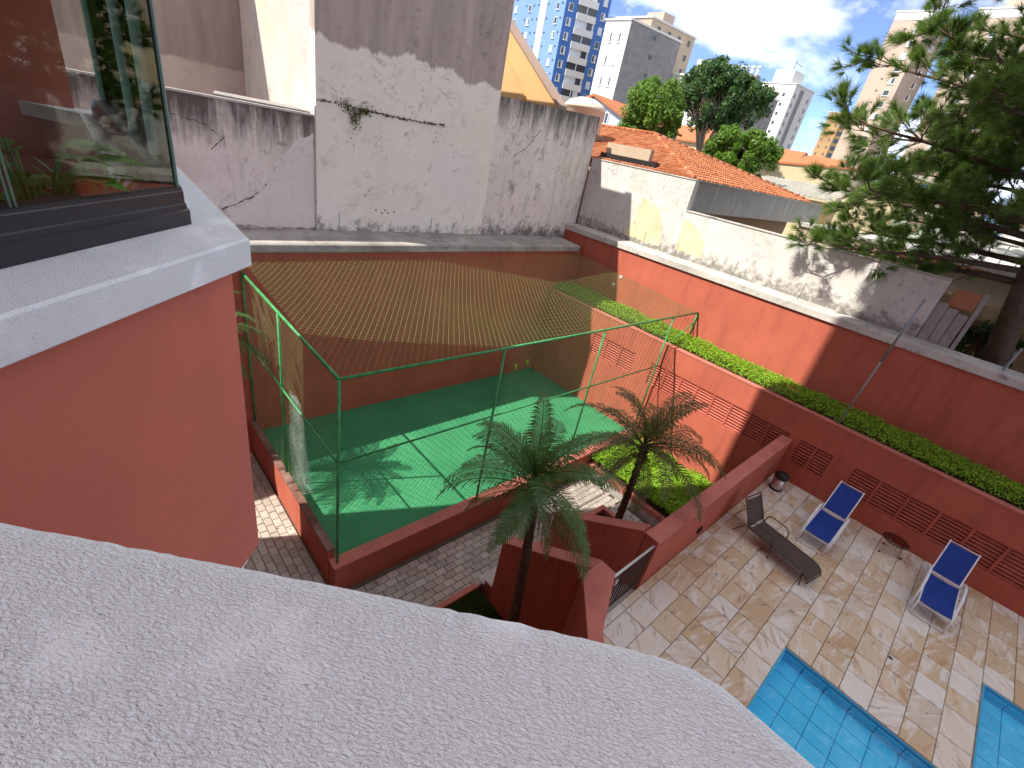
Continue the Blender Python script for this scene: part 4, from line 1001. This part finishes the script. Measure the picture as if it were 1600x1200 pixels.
for k in range(34):
    z = 7.6+6.6*(k/34); B_.append((z, r_.uniform(0, 6.283), (5.6-.35*(z-7.6))*r_.uniform(.6, 1.0), .1+.05*(z-7.6), .25, .06))
for b in B_: branch(*b)
part('twigs', tw, 'bark', pn, kind='stuff'); part('needles', nd, 'pine', pn, kind='stuff')

# ================================================================ LEAFY TREES
def leafy(name, label, cat, base, cen, rad, mat, bark, n_cl, per, size, seedv, fork=None, stems=5, group=None):
    r = random.Random(seedv); o = thing(name, label, cat, base, group); c0 = Vector(cen); b0 = Vector(base); lf = MB(); tr = MB(); ends = []
    fk = Vector(fork) if fork else b0.lerp(c0, .5)
    tr.tube([b0, b0.lerp(fk, .5)+Vector((.08, .05, 0)), fk], [.30, .24, .18], 9)
    cl = []
    for k in range(n_cl):
        d = Vector((r.gauss(0, 1), r.gauss(0, 1), r.gauss(.15, .9))).normalized(); q = r.uniform(.45, 1.0)**.6
        s = 1+.22*mn.noise(d*1.7+Vector((seedv, 0, 0)))
        cl.append(c0+Vector((d.x*rad[0], d.y*rad[1], d.z*rad[2]))*q*s)
    for k in range(stems):
        e = cl[k*len(cl)//stems]; m = fk.lerp(e, .5)+Vector((r.gauss(0, .2), r.gauss(0, .2), .25)); tr.tube([fk-Vector((0, 0, .15)), m, e], [.11, .06, .02], 6)
        for j in range(4):
            e2 = cl[r.randrange(len(cl))]; tr.tube([m, m.lerp(e2, .5)+Vector((0, 0, .15)), e2], [.035, .025, .01], 4, 0, False)
    for c in cl:
        cr_ = r.uniform(.55, 1.0)*min(rad)*.30
        for k in range(per):
            d = Vector((r.gauss(0, 1), r.gauss(0, 1), r.gauss(0, .8))).normalized()*cr_*r.uniform(.3, 1)**.5; p = c+d
            nn = (d.normalized()*.7+Vector((r.gauss(0, .5), r.gauss(0, .5), .6+r.gauss(0, .4)))).normalized(); a = nn.orthogonal().normalized(); a.rotate(Matrix.Rotation(r.uniform(0, 6.28), 3, nn)); b = nn.cross(a); s = size*r.uniform(.6, 1.25)
            lf.add([p-a*s, p-b*s*.5, p+a*s, p+b*s*.5], [(0, 1, 2, 3)])
    part('trunk', tr, bark, o, True); part('crown', lf, mat, o, kind='stuff')
    return o
leafy('broadleaf_tree', 'light green leafy tree behind the orange tiled roof, left of the dark tree', 'tree', (33.2, 22.6, 4), (32.9, 22.7, 11.2), (2.1, 2.1, 2.2), 'leaf_light', 'bark', 110, 150, .125, 3, (33.2, 22.6, 8.3))
leafy('broadleaf_tree', 'wide dark green tree with many pale bare stems behind the tiled roof', 'tree', (42.3, 23.2, 4), (42.4, 22.9, 13.9), (3.6, 4.0, 2.4), 'leaf_dark', 'bark_pale', 190, 170, .135, 9, (42.3, 23.2, 9.2), 26)
leafy('round_bush', 'rounded bright green tree just beyond the tiled roof hip', 'tree', (36.3, 16.9, 4), (36.3, 16.9, 9.7), (2.6, 2.6, 1.7), 'leaf_bush', 'bark', 130, 160, .115, 14, (36.3, 16.9, 7.2))
leafy('shrub', 'dark shrub in the gap below the pine trunk', 'shrub', (19.9, -.4, 4), (19.9, -.3, 4.8), (.7, .9, .8), 'leaf_dark', 'bark', 40, 60, .07, 20, (19.9, -.4, 4.3))
leafy('shrub', 'yellow-green shrub at the right edge behind the boundary wall', 'shrub', (20.6, -3.2, 4), (20.6, -2.6, 5.6), (1.3, 1.6, 1.6), 'leaf_bush', 'bark', 60, 70, .09, 24, (20.6, -3, 4.6))
pf = thing('plank_fence', 'sunlit upright plank fence behind the pine, beside the grey boards', 'fence', (20.2, 0, 4))
for k in range(16):
    y = 1.9-.26*k; part('plank', MB().box((20.2, y-.24, 4.0), (20.24, y, 6.05+rnd.uniform(-.1, .1))), 'wood', pf)
part('fence_rail', MB().box((20.12, -2.3, 5.55), (20.19, 1.9, 5.66)), 'wood', pf)

# ================================================================ NEIGHBOURING HOUSES
def tiles(mb, o, u, v, W, Hs, inside, tw_=.22, tl=.36):
    """clay barrel tiles laid on a slope: o eave corner, u along the eave, v up the slope"""
    u, v = Vector(u).normalized(), Vector(v).normalized(); n = u.cross(v)
    if n.z < 0: n = -n
    for i in range(int(W/tw_)):
        for j in range(int(Hs/tl)):
            a, b = (i+.5)*tw_, j*tl
            if not inside(a, b+tl*.5): continue
            c = Vector(o)+u*a+v*b+u*rnd.uniform(-.012, .012)+v*rnd.uniform(-.02, .02); V = []
            for (t, lift, wk) in ((0, .045, 1.0), (tl*1.12, .012, .86)):
                for q in range(5):
                    an = math.pi*q/4; V.append(c+v*t+u*(-math.cos(an)*tw_*.47*wk)+n*(lift+math.sin(an)*.085*wk))
            mb.add(V, [(q, q+1, q+6, q+5) for q in range(4)]+[(0, 4, 3, 2, 1)])
hs = thing('tiled_house', 'house with orange clay hip roof rising behind the whitewashed wall', 'house', (24, 16, 4))
part('boundary_wall', MB().box((17.61, 9.46, 4.5), (17.90, 14.585, 7.70)), 'white_render', hs, label='tall sunlit white side wall')
part('wall_cap', MB().box((17.58, 9.44, 7.701), (17.93, 14.58, 7.74)), 'ledge', hs)
patch('plaster_patch', [(10.1, 5.1), (10.2, 5.8), (10.7, 6.5), (11.5, 6.7), (11.6, 5.9), (11.9, 5.1)], ('x', 17.61), weathered('ochre_bare_plaster', (.60, .48, .29), (.70, .60, .42), (.42, .36, .26), amt=.5, seed=112), hs, 9)
part('parapet', MB().box((17.905, 9.47, 6.60), (33.6, 9.70, 7.70)), 'shaded_render', hs, label='stained parapet coloured grey for its shaded side')
part('gutter', MB().box((17.94, 9.44, 7.701), (33.65, 9.74, 7.73)), 'ledge', hs)
part('rear_wall', MB().box((17.95, 10.4, 4), (31.5, 24, 7.6)), 'brown_shade', hs)
wdw = part('window', MB().box((20.6, 10.33, 5.5), (21.9, 10.41, 6.35)), 'wglass', hs)
part('frame', MB().box((20.52, 10.30, 5.42), (21.98, 10.36, 5.5)), 'brown_shade', wdw)
rf = MB(); A = (24.6, 16.5, 9.36); rf.add([(17.7, 9.6, 7.66), (31.5, 9.6, 7.66), A, (24.6, 23.5, 9.36), (17.7, 23.5, 7.66), (31.5, 23.5, 7.66)], [(0, 1, 2), (0, 2, 3, 4), (1, 5, 3, 2)])
roof = part('roof', rf, 'clay', hs)
tl_ = MB(); sl_ = math.hypot(6.9, 1.7)
tiles(tl_, (17.75, 9.62, 7.68), (1, 0, 0), (0, 6.9, 1.7), 13.8, sl_, lambda a, b: a > b/sl_*6.9-.05 and a < 13.8-b/sl_*6.9)
tiles(tl_, (17.75, 9.62, 7.68), (0, 1, 0), (6.9, 0, 1.7), 13.6, sl_, lambda a, b: a > b/sl_*6.9+.05)
part('roof_tiles', tl_, 'clay', roof, kind='stuff')
rg = MB()
def ridge(p, q):
    p, q = Vector(p), Vector(q); n = int((q-p).length/.38)
    for k in range(n): rg.tube([p.lerp(q, k/n), p.lerp(q, (k+1.15)/n)], [.105, .085], 8)
ridge((17.8, 9.7, 7.78), (24.6, 16.5, 9.46)); ridge((31.4, 9.7, 7.78), (24.6, 16.5, 9.46)); ridge((24.6, 16.5, 9.46), (24.6, 23.4, 9.46))
part('ridge_tiles', rg, 'clay', roof, True)
dm = part('dormer', MB().box((18.3, 12.2, 7.7), (18.55, 14.5, 8.45)), 'beige', hs); part('dormer_void', MB().box((17.98, 11.6, 7.75), (18.29, 14.5, 8.02)), 'plastic_dark', dm)

tk = thing('water_tank', 'round pale domed water tank on the roof right behind the back wall', 'tank', (20.3, 18, 4))
part('tank_body', MB().lathe([(.95, 0), (1.0, .1), (1.0, 1.0), (1.05, 1.02), (1.05, 1.12), (.85, 1.32), (.4, 1.5), (.05, 1.55)], (20.2, 17.95, 8.72), 32), 'tank', tk, True)
part('tank_stand', MB().box((19.2, 17.0, 4), (21.3, 19.0, 8.7)), 'brown_shade', tk)
ph = thing('gabled_house', 'peach painted gable sloping down behind the back wall', 'house', (16.5, 17.5, 4))
part('gable_wall', MB().extrude_x([(15.2, 4), (20.2, 4), (20.2, 12.75), (19.43, 12.24), (15.31, 9.34), (15.2, 9.26)], 15.5, 15.75), 'peach', ph)
part('inner_wall', MB().extrude_x([(17.15, 4), (20.2, 4), (20.2, 11.9), (19.33, 11.24), (17.22, 9.5)], 15.36, 15.48), 'peach', ph)
part('verge', MB().extrude_x([(15.1, 9.22), (20.2, 12.78), (20.2, 12.9), (15.1, 9.34)], 15.4, 15.9), 'brown_shade', ph)
def gable_house(name, label, x0, y0, x1, y1, zw, zr, wall, seedv=0, axis='x', wins=()):
    o = thing(name, label, 'house', ((x0+x1)/2, (y0+y1)/2, 4)); part('wall', MB().box((x0, y0, 4), (x1, y1, zw)), wall, o)
    e = .3
    if axis == 'x':
        ym = (y0+y1)/2; part('gable', MB().extrude_x([(y0, zw), (y1, zw), (ym, zr)], x0, x1), wall, o)
        part('roof', MB().extrude_x([(y0-e, zw-.12), (ym, zr+.03), (y1+e, zw-.12), (y1+e, zw+.05), (ym, zr+.2), (y0-e, zw+.05)], x0-e, x1+e), 'clay', o)
    else:
        xm = (x0+x1)/2; part('gable', MB().extrude_y([(x0, zw), (x1, zw), (xm, zr)], y0, y1), wall, o)
        part('roof', MB().extrude_y([(x0-e, zw-.12), (xm, zr+.03), (x1+e, zw-.12), (x1+e, zw+.05), (xm, zr+.2), (x0-e, zw+.05)], y0-e, y1+e), 'clay', o)
    for (y, z) in wins:
        wn = part('window', MB().box((x0-.05, y-.35, z-.4), (x0, y+.35, z+.4)), 'white_frame', o); part('pane', MB().box((x0-.06, y-.28, z-.33), (x0-.051, y-.03, z+.33)).box((x0-.06, y+.03, z-.33), (x0-.051, y+.28, z+.33)), 'wglass', wn)
    return o
gable_house('small_house', 'blue-grey house with small white window and tiled roof behind the tank', 32.2, 24.6, 40, 31, 10.7, 11.8, plain('blue_grey_paint', (.42, .47, .55), .8), 0, 'x', [(26.4, 10.5)])
bh = thing('beige_house', 'beige flat-roofed house with tile fringe beyond the whitewashed wall', 'house', (27, 2, 4))
part('wall', MB().box((24, -4, 4), (30, 7.4, 6.78)), 'beige', bh); part('roof_slab', MB().box((23.9, -4.1, 6.781), (30.1, 7.5, 6.92)), 'ledge', bh)
fr_ = MB(); tiles(fr_, (23.5, -3.5, 6.55), (0, 1, 0), (1, 0, .3), 7.4, .8, lambda a, b: True, .22, .4); part('tile_fringe', fr_, 'clay', bh)
part('window', MB().box((23.95, 3.4, 5.2), (24.0, 4.6, 6.2)), 'wglass', bh)
part('tin_roof', MB().add([(25, -2, 7.3), (29, -2, 7.9), (29, 3.0, 7.9), (25, 3.0, 7.3), (25, -2, 7.24), (29, -2, 7.84), (29, 3, 7.84), (25, 3, 7.24)], [(0, 1, 2, 3), (7, 6, 5, 4), (0, 4, 5, 1), (1, 5, 6, 2), (2, 6, 7, 3), (3, 7, 4, 0)]), 'asb', bh)
for k in range(9): part('railing_bar', MB().box((24.6, -2+.45*k, 6.92), (24.64, -1.96+.45*k, 7.7)), 'white_frame', bh)
part('railing', MB().box((24.58, -2.1, 7.7), (24.66, 1.8, 7.76)).box((24.59, -2.1, 7.3), (24.65, 1.8, 7.34)), 'white_frame', bh)
wg = thing('rooftop_room', 'white and pale green rooftop room seen through the pine branches', 'building', (31, 4.2, 4))
part('wall', MB().box((30.4, 3.4, 4), (33, 5.4, 8.7)), plain('pale_green_paint', (.50, .62, .50), .8), wg); part('white_wall', MB().box((30.35, 1.6, 4), (33, 3.39, 8.2)), 'whitep', wg)
part('shutter', MB().box((30.30, 4.2, 7.4), (30.39, 4.8, 8.3)), 'brown_shade', wg); part('shelf', MB().box((30.0, 1.9, 7.45), (30.34, 3.2, 7.52)), 'clay', wg)
bt_ = thing('water_tank', 'blue plastic water tank on the rooftop room behind the pine', 'tank', (31.5, 5.1, 8.7)); part('tank_body', MB().lathe([(.42, 0), (.46, .05), (.46, .55), (.5, .57), (.5, .65), (.3, .8), (.05, .84)], (31.3, 4.9, 8.72), 24), 'bluetank', bt_, True)
ch = thing('cream_house', 'ochre cream house with sloping dark gable behind the pine branches', 'house', (38, 6, 4)); part('wall', MB().extrude_x([(3, 4), (9.5, 4), (9.5, 8.4), (7.2, 10.2), (3, 9.4)], 36.4, 40), 'cream', ch); part('verge', MB().extrude_x([(3, 9.42), (7.2, 10.22), (9.6, 8.34), (9.6, 8.5), (7.2, 10.4), (3, 9.58)], 36.3, 40.2), 'asb', ch)
cw_ = thing('cream_house', 'long cream wall with red tiled edge behind the corrugated roof', 'house', (50, 17, 4)); part('wall', MB().prism([(48, 20.4), (49.9, 13.5), (54, 13.5), (54, 20.4)], 4, [10.05, 10.75, 10.75, 10.05]), 'cream', cw_)
part('tile_edge', MB().add([(47.9, 20.5, 10.06), (49.8, 13.4, 10.76), (54.1, 13.4, 10.9), (54.1, 20.5, 10.2), (47.9, 20.5, 10.2), (49.8, 13.4, 10.92), (54.1, 13.4, 11.1), (54.1, 20.5, 10.4)], [(3, 2, 1, 0), (4, 5, 6, 7), (0, 1, 5, 4), (1, 2, 6, 5), (2, 3, 7, 6), (3, 0, 4, 7)]), 'clay', cw_)
sh = thing('shed', 'low shed with grey corrugated sheet roof beyond the tiled house', 'shed', (40, 14, 4)); part('wall', MB().box((36.8, 10.6, 4), (43, 16.8, 7.9)), 'cream', sh)
cg = MB(); V = []; f = []; n = 120
for i in range(n+1):
    y = 17.0-6.6*i/n; z = .07*math.sin(i*math.pi/3.2); V += [(36.3, y, 8.02+z), (43.4, y+.3, 8.98+z)]
for i in range(n): f.append((2*i, 2*i+1, 2*i+3, 2*i+2))
cg.add(V, f); part('corrugated_roof', cg, 'asb', sh)
gable_house('small_house', 'tiny far house with red roof left of the ochre tower', 116, 42, 124, 48, 14.5, 16.6, 'pinkb', 0, 'y'); gable_house('small_house', 'tiny far white house with red roof below the ochre tower', 112, 33, 122, 40, 14.6, 15.9, 'whitep', 0, 'y')
gable_house('small_house', 'low red-roofed house between the round tree and the cream wall', 58, 19, 66, 27, 10.0, 11.4, 'cream', 0, 'y'); gable_house('small_house', 'cream house with tiled roof behind the dark tree trunks', 50, 25, 60, 36, 11.0, 12.6, 'cream', 0, 'y')
gable_house('small_house', 'white house behind the pine lower branches', 44, -8, 54, 2, 9.0, 10.6, 'whitep', 0, 'y'); gable_house('small_house', 'beige house far behind the pine trunk', 60, -22, 72, -6, 10.5, 12.5, 'beige', 0, 'x')

# ================================================================ TOWERS
def rot2(v, th): return Vector((math.cos(th), math.sin(th)))*v
def tower(name, label, c, top, thl, ll, thr, lr, ml, mr, wins=(), roofbox=None, zb=4):
    """c: near corner; left face runs ll along thl, right face runs lr along thr; wins: (face,u,z,w,h,kind)"""
    c = Vector(c); ul, ur = Vector((math.cos(math.radians(thl)), math.sin(math.radians(thl)))), Vector((math.cos(math.radians(thr)), math.sin(math.radians(thr))))
    a, b, d = c+ul*ll, c+ul*ll+ur*lr, c+ur*lr; o = thing(name, label, 'building', (c.x, c.y, zb))
    P = [c, d, b, a]; V = [(p.x, p.y, zb) for p in P]+[(p.x, p.y, top) for p in P]; mb = MB()
    mb.add(V, [(0, 1, 5, 4)], 1); mb.add(V, [(3, 0, 4, 7)], 0); mb.add(V, [(1, 2, 6, 5), (2, 3, 7, 6)], 1); mb.add(V, [(4, 5, 6, 7)], 0)
    part('wall', mb, [ml, mr], o)
    e = .25; Q = [c-ul*e-ur*e, d-ul*e+ur*e, b+ul*e+ur*e, a+ul*e-ur*e]; part('roof_edge', MB().prism([(q.x, q.y) for q in Q], top+.01, top+.35), 'whitep', o)
    cache = {}
    nl, nr = Vector((-ul.y, ul.x)), Vector((ur.y, -ur.x))
    if nl.dot(ur) > 0: nl = -nl
    if nr.dot(ul) > 0: nr = -nr
    for (face, u, z, w_, h_, kd) in wins:
        uu, n_ = (ul, nl) if face == 'L' else (ur, nr); va = rnd.choice((0, 0, 1, 2)) if kd in ('win', 'bal') else 0; k = (face, w_, h_, kd, va)
        if k not in cache:
            mb = MB()
            def bx(u0, u1, z0, z1, d0, d1, mi):
                vv = []
                for zz in (z0, z1):
                    for (ua, da) in ((u0, d0), (u1, d0), (u1, d1), (u0, d1)): p = uu*ua+n_*da; vv.append((p.x, p.y, zz))
                mb.add(vv, [(3, 2, 1, 0), (4, 5, 6, 7), (0, 1, 5, 4), (1, 2, 6, 5), (2, 3, 7, 6), (3, 0, 4, 7)], mi)
            if kd == 'bal':      # white balcony with railing and dark opening
                bx(-w_/2, w_/2, -h_/2, h_/2, .02, .06, 1); bx(-w_/2, w_/2, -h_/2-1.15, -h_/2+.25, .03, .45, 0); bx(-.12, .12, -h_/2, h_/2, .05, .2, 0); bx(w_*.12, w_*.4, -h_/2+.2, h_/2, .06, .12, 2)
                mt = (['whitep', 'wglass', 'shutter'], ['whitep', 'wglass', 'wglass'], ['whitep', 'shutter', 'wglass'])[va]
            elif kd == 'dark': bx(-w_/2, w_/2, -h_/2, h_/2, .01, .06, 0); mt = ['wglass']
            elif kd == 'grey': bx(-w_/2, w_/2, -h_/2, h_/2, .01, .05, 0); mt = ['conc_far']  # no window: flat grey strip painted as the shade of a recess
            elif kd == 'stripe': bx(-w_/2, w_/2, -h_/2, h_/2, .02, .08, 0); mt = ['whitep']
            elif kd == 'bluestripe': bx(-w_/2, w_/2, -h_/2, h_/2, .02, .05, 0); mt = ['blue_shaded']
            else:
                bx(-w_/2-.12, w_/2+.12, -h_/2-.12, h_/2+.12, .01, .09, 0); bx(-w_/2, 0, -h_/2, h_/2, .1, .13, 1); bx(0.04, w_/2, -h_/2, h_/2, .1, .12, 2); bx(-w_/2-.2, w_/2+.2, -h_/2-.25, -h_/2-.12, .01, .2, 0)
                mt = (['whitep', 'wglass', 'shutter'], ['whitep', 'wglass', 'wglass'], ['whitep', 'shutter', 'shutter'])[va]
            cache[k] = mb.mesh('window', mt)
        p = c+uu*u; wpiece('balcony' if kd == 'bal' else ('stripe' if 'stripe' in kd else 'window'), cache[k], o, (p.x, p.y, z))
    if roofbox:
        for (fu, fv, su, sv, h_) in roofbox:
            p = c+ul*ll*fu+ur*lr*fv; q = [p, p+ur*su, p+ur*su+ul*sv, p+ul*sv]; part('roof_house', MB().prism([(t.x, t.y) for t in q], top+.36, top+h_), ml, o)
    return o
W_ = []
for k in range(10):
    z = 41.0-2.9*k
    W_ += [('L', 2.6, z, .8, 1.2, 'win'), ('L', 13.6, z, .8, 1.2, 'win'), ('L', 19.6, z, .8, 1.2, 'win'), ('L', 1.1, z+.5, .5, .35, 'dark'), ('L', 12.0, z+.5, .5, .35, 'dark'), ('L', 15.2, z+.5, .5, .35, 'dark'), ('L', 8.2, z, 1.3, .9, 'dark'), ('L', 6.3, z+.5, .5, .35, 'dark'), ('L', 10.2, z+.5, .5, .35, 'dark'),
           ('R', 1.5, z, .9, 1.3, 'win'), ('R', 10.2, z, .9, 1.3, 'win'), ('R', 5.8, z, 5.2, 1.75, 'bal')]
W_.append(('L', 8.2, 24, 2.4, 39, 'stripe'))
tower('apartment_tower', 'blue apartment tower, sunlit and shaded faces coloured apart, with white balconies, upper centre', (98.5, 100.9), 43.2, 86.5, 24, -24.5, 11.6, 'blue_lit', 'blue_shaded', W_, [(.3, .2, 5, 6, 3)])
W_ = []
for k in range(7):
    z = 30.5-4.0*k; W_ += [('L', 2.2, z, .55, 1.5, 'dark' if k > 3 else 'win'), ('L', 4.6, z, .55, 1.5, 'win')]
W_ += [('R', 7.9, 32.2, .9, .8, 'dark'), ('R', 8.0, 28.8, .9, .8, 'dark'), ('R', 8.1, 25.4, .9, .8, 'dark'), ('R', 6.2, 23.6, .6, .6, 'dark'), ('R', 8.2, 22.0, .9, .8, 'dark')]
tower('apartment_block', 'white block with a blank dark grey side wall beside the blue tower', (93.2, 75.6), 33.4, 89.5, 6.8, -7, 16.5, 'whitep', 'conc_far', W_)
W_ = [('L', 3+4*i, 37-3*j, 1.0, 1.2, 'win') for i in range(3) for j in range(3)]+[('R', 3+4*i, 37-3*j, 1.0, 1.2, 'dark') for i in range(4) for j in range(3)]
tower('apartment_block', 'beige and pink block with cluttered roof rising behind the grey blank wall', (111, 84), 38.6, 90, 14, -7, 17, 'pinkb', 'beige', W_, [(.1, .3, 4, 5, 2.5)])
tower('apartment_block', 'pale block with flat roof and row of vents behind the dark tree', (110, 62), 27.5, 88, 16, -10, 24, 'whitep', 'conc_far', [('L', 3+4*i, 25-3*j, 1.0, 1.2, 'win') for i in range(3) for j in range(3)], [(.05, .02, 5, 6, 3.2)])
vt = thing('roof_vents', 'row of six pale roof vents on the block behind the dark tree', 'vents', (114, 58, 27))
part('plinth', MB().box((113.5, 55.5, 27.3), (115.5, 63.0, 29.0)), 'conc_far', vt)
for k in range(6): part('vent', MB().lathe([(.35, 0), (.35, 1.2), (.5, 1.3), (.5, 1.6), (.1, 1.8)], (114.5, 56.1+k*1.25, 29.0), 12), 'shutter', vt)
W_ = []
for k in range(10):
    z = 39.5-2.95*k; W_ += [('L', 3.2, z, .9, 1.0, 'dark'), ('L', 5.6, z, 1.1, 1.2, 'win'), ('L', 10.5, z, .9, 1.0, 'dark'), ('L', 13.5, z, 1.1, 1.2, 'win'), ('R', 1.6, z, 1.1, 1.4, 'dark'), ('R', 11.2, z, 1.2, 1.4, 'dark')]
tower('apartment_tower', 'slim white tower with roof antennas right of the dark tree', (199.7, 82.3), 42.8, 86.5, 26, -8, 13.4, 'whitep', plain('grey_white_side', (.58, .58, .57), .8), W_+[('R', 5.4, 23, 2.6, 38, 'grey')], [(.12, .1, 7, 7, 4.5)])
an = thing('roof_antennas', 'cluster of thin antennas on the slim white tower', 'antenna', (203, 87, 47))
for k in range(6): part('mast', MB().tube([(201.5+k*1.3, 86+.6*k, 47.2), (201.7+k*1.3, 86+.6*k, 50.5+rnd.uniform(-1, 2.5))], .09, 5), 'grey_pipe', an)
part('cross_bar', MB().box((201.2, 86.2, 49.6), (208.6, 86.35, 49.75)), 'grey_pipe', an)
W_ = []
for k in range(12):
    z = 43.2-3.0*k; W_ += [('L', 1.6, z, .7, 1.3, 'dark'), ('L', 5.8, z, .7, 1.3, 'dark'), ('R', 2.2, z, 3.2, 1.7, 'dark')]
tower('apartment_tower', 'ochre brown tower standing far off between white tower and beige tower', (268.8, 85.3), 45.4, 67, 7.7, -42, 4.4, 'brownb', 'brownb', W_)
W_ = []
for k in range(14):
    z = 53-2.9*k; W_ += [('L', 2.2, z, 1.3, 1.2, 'win'), ('L', 4.8, z+.4, .5, .35, 'dark'), ('R', 5.6, z, 1.4, 1.3, 'win')]
W_ += [('L', 4.25, 56.2, 8.4, 1.8, 'stripe'), ('R', 4.0, 56.2, 7.6, 1.8, 'stripe')]
tower('apartment_tower', 'tall beige tower with white parapet rising left of the pine crown', (179, 46.5), 57.1, 89.5, 8.5, -22.5, 8.4, 'pinkb', 'pinkb', W_)
W_ = []
for k in range(14):
    z = 53-2.9*k; W_ += [('L', 2.6, z, 1.3, 1.2, 'win'), ('L', 8.6, z, 1.3, 1.2, 'win'), ('R', 4.6, z, 1.4, 1.3, 'win'), ('R', 9.6, z, 1.4, 1.3, 'win')]
W_ += [('L', 7, 57.2, 13.8, 1.8, 'stripe')]
tower('apartment_tower', 'second beige tower mostly hidden behind the pine crown', (182, 24), 58.1, 90, 14, -12, 15, 'pinkb', 'pinkb', W_, [(.3, .2, 6, 6, 5)])
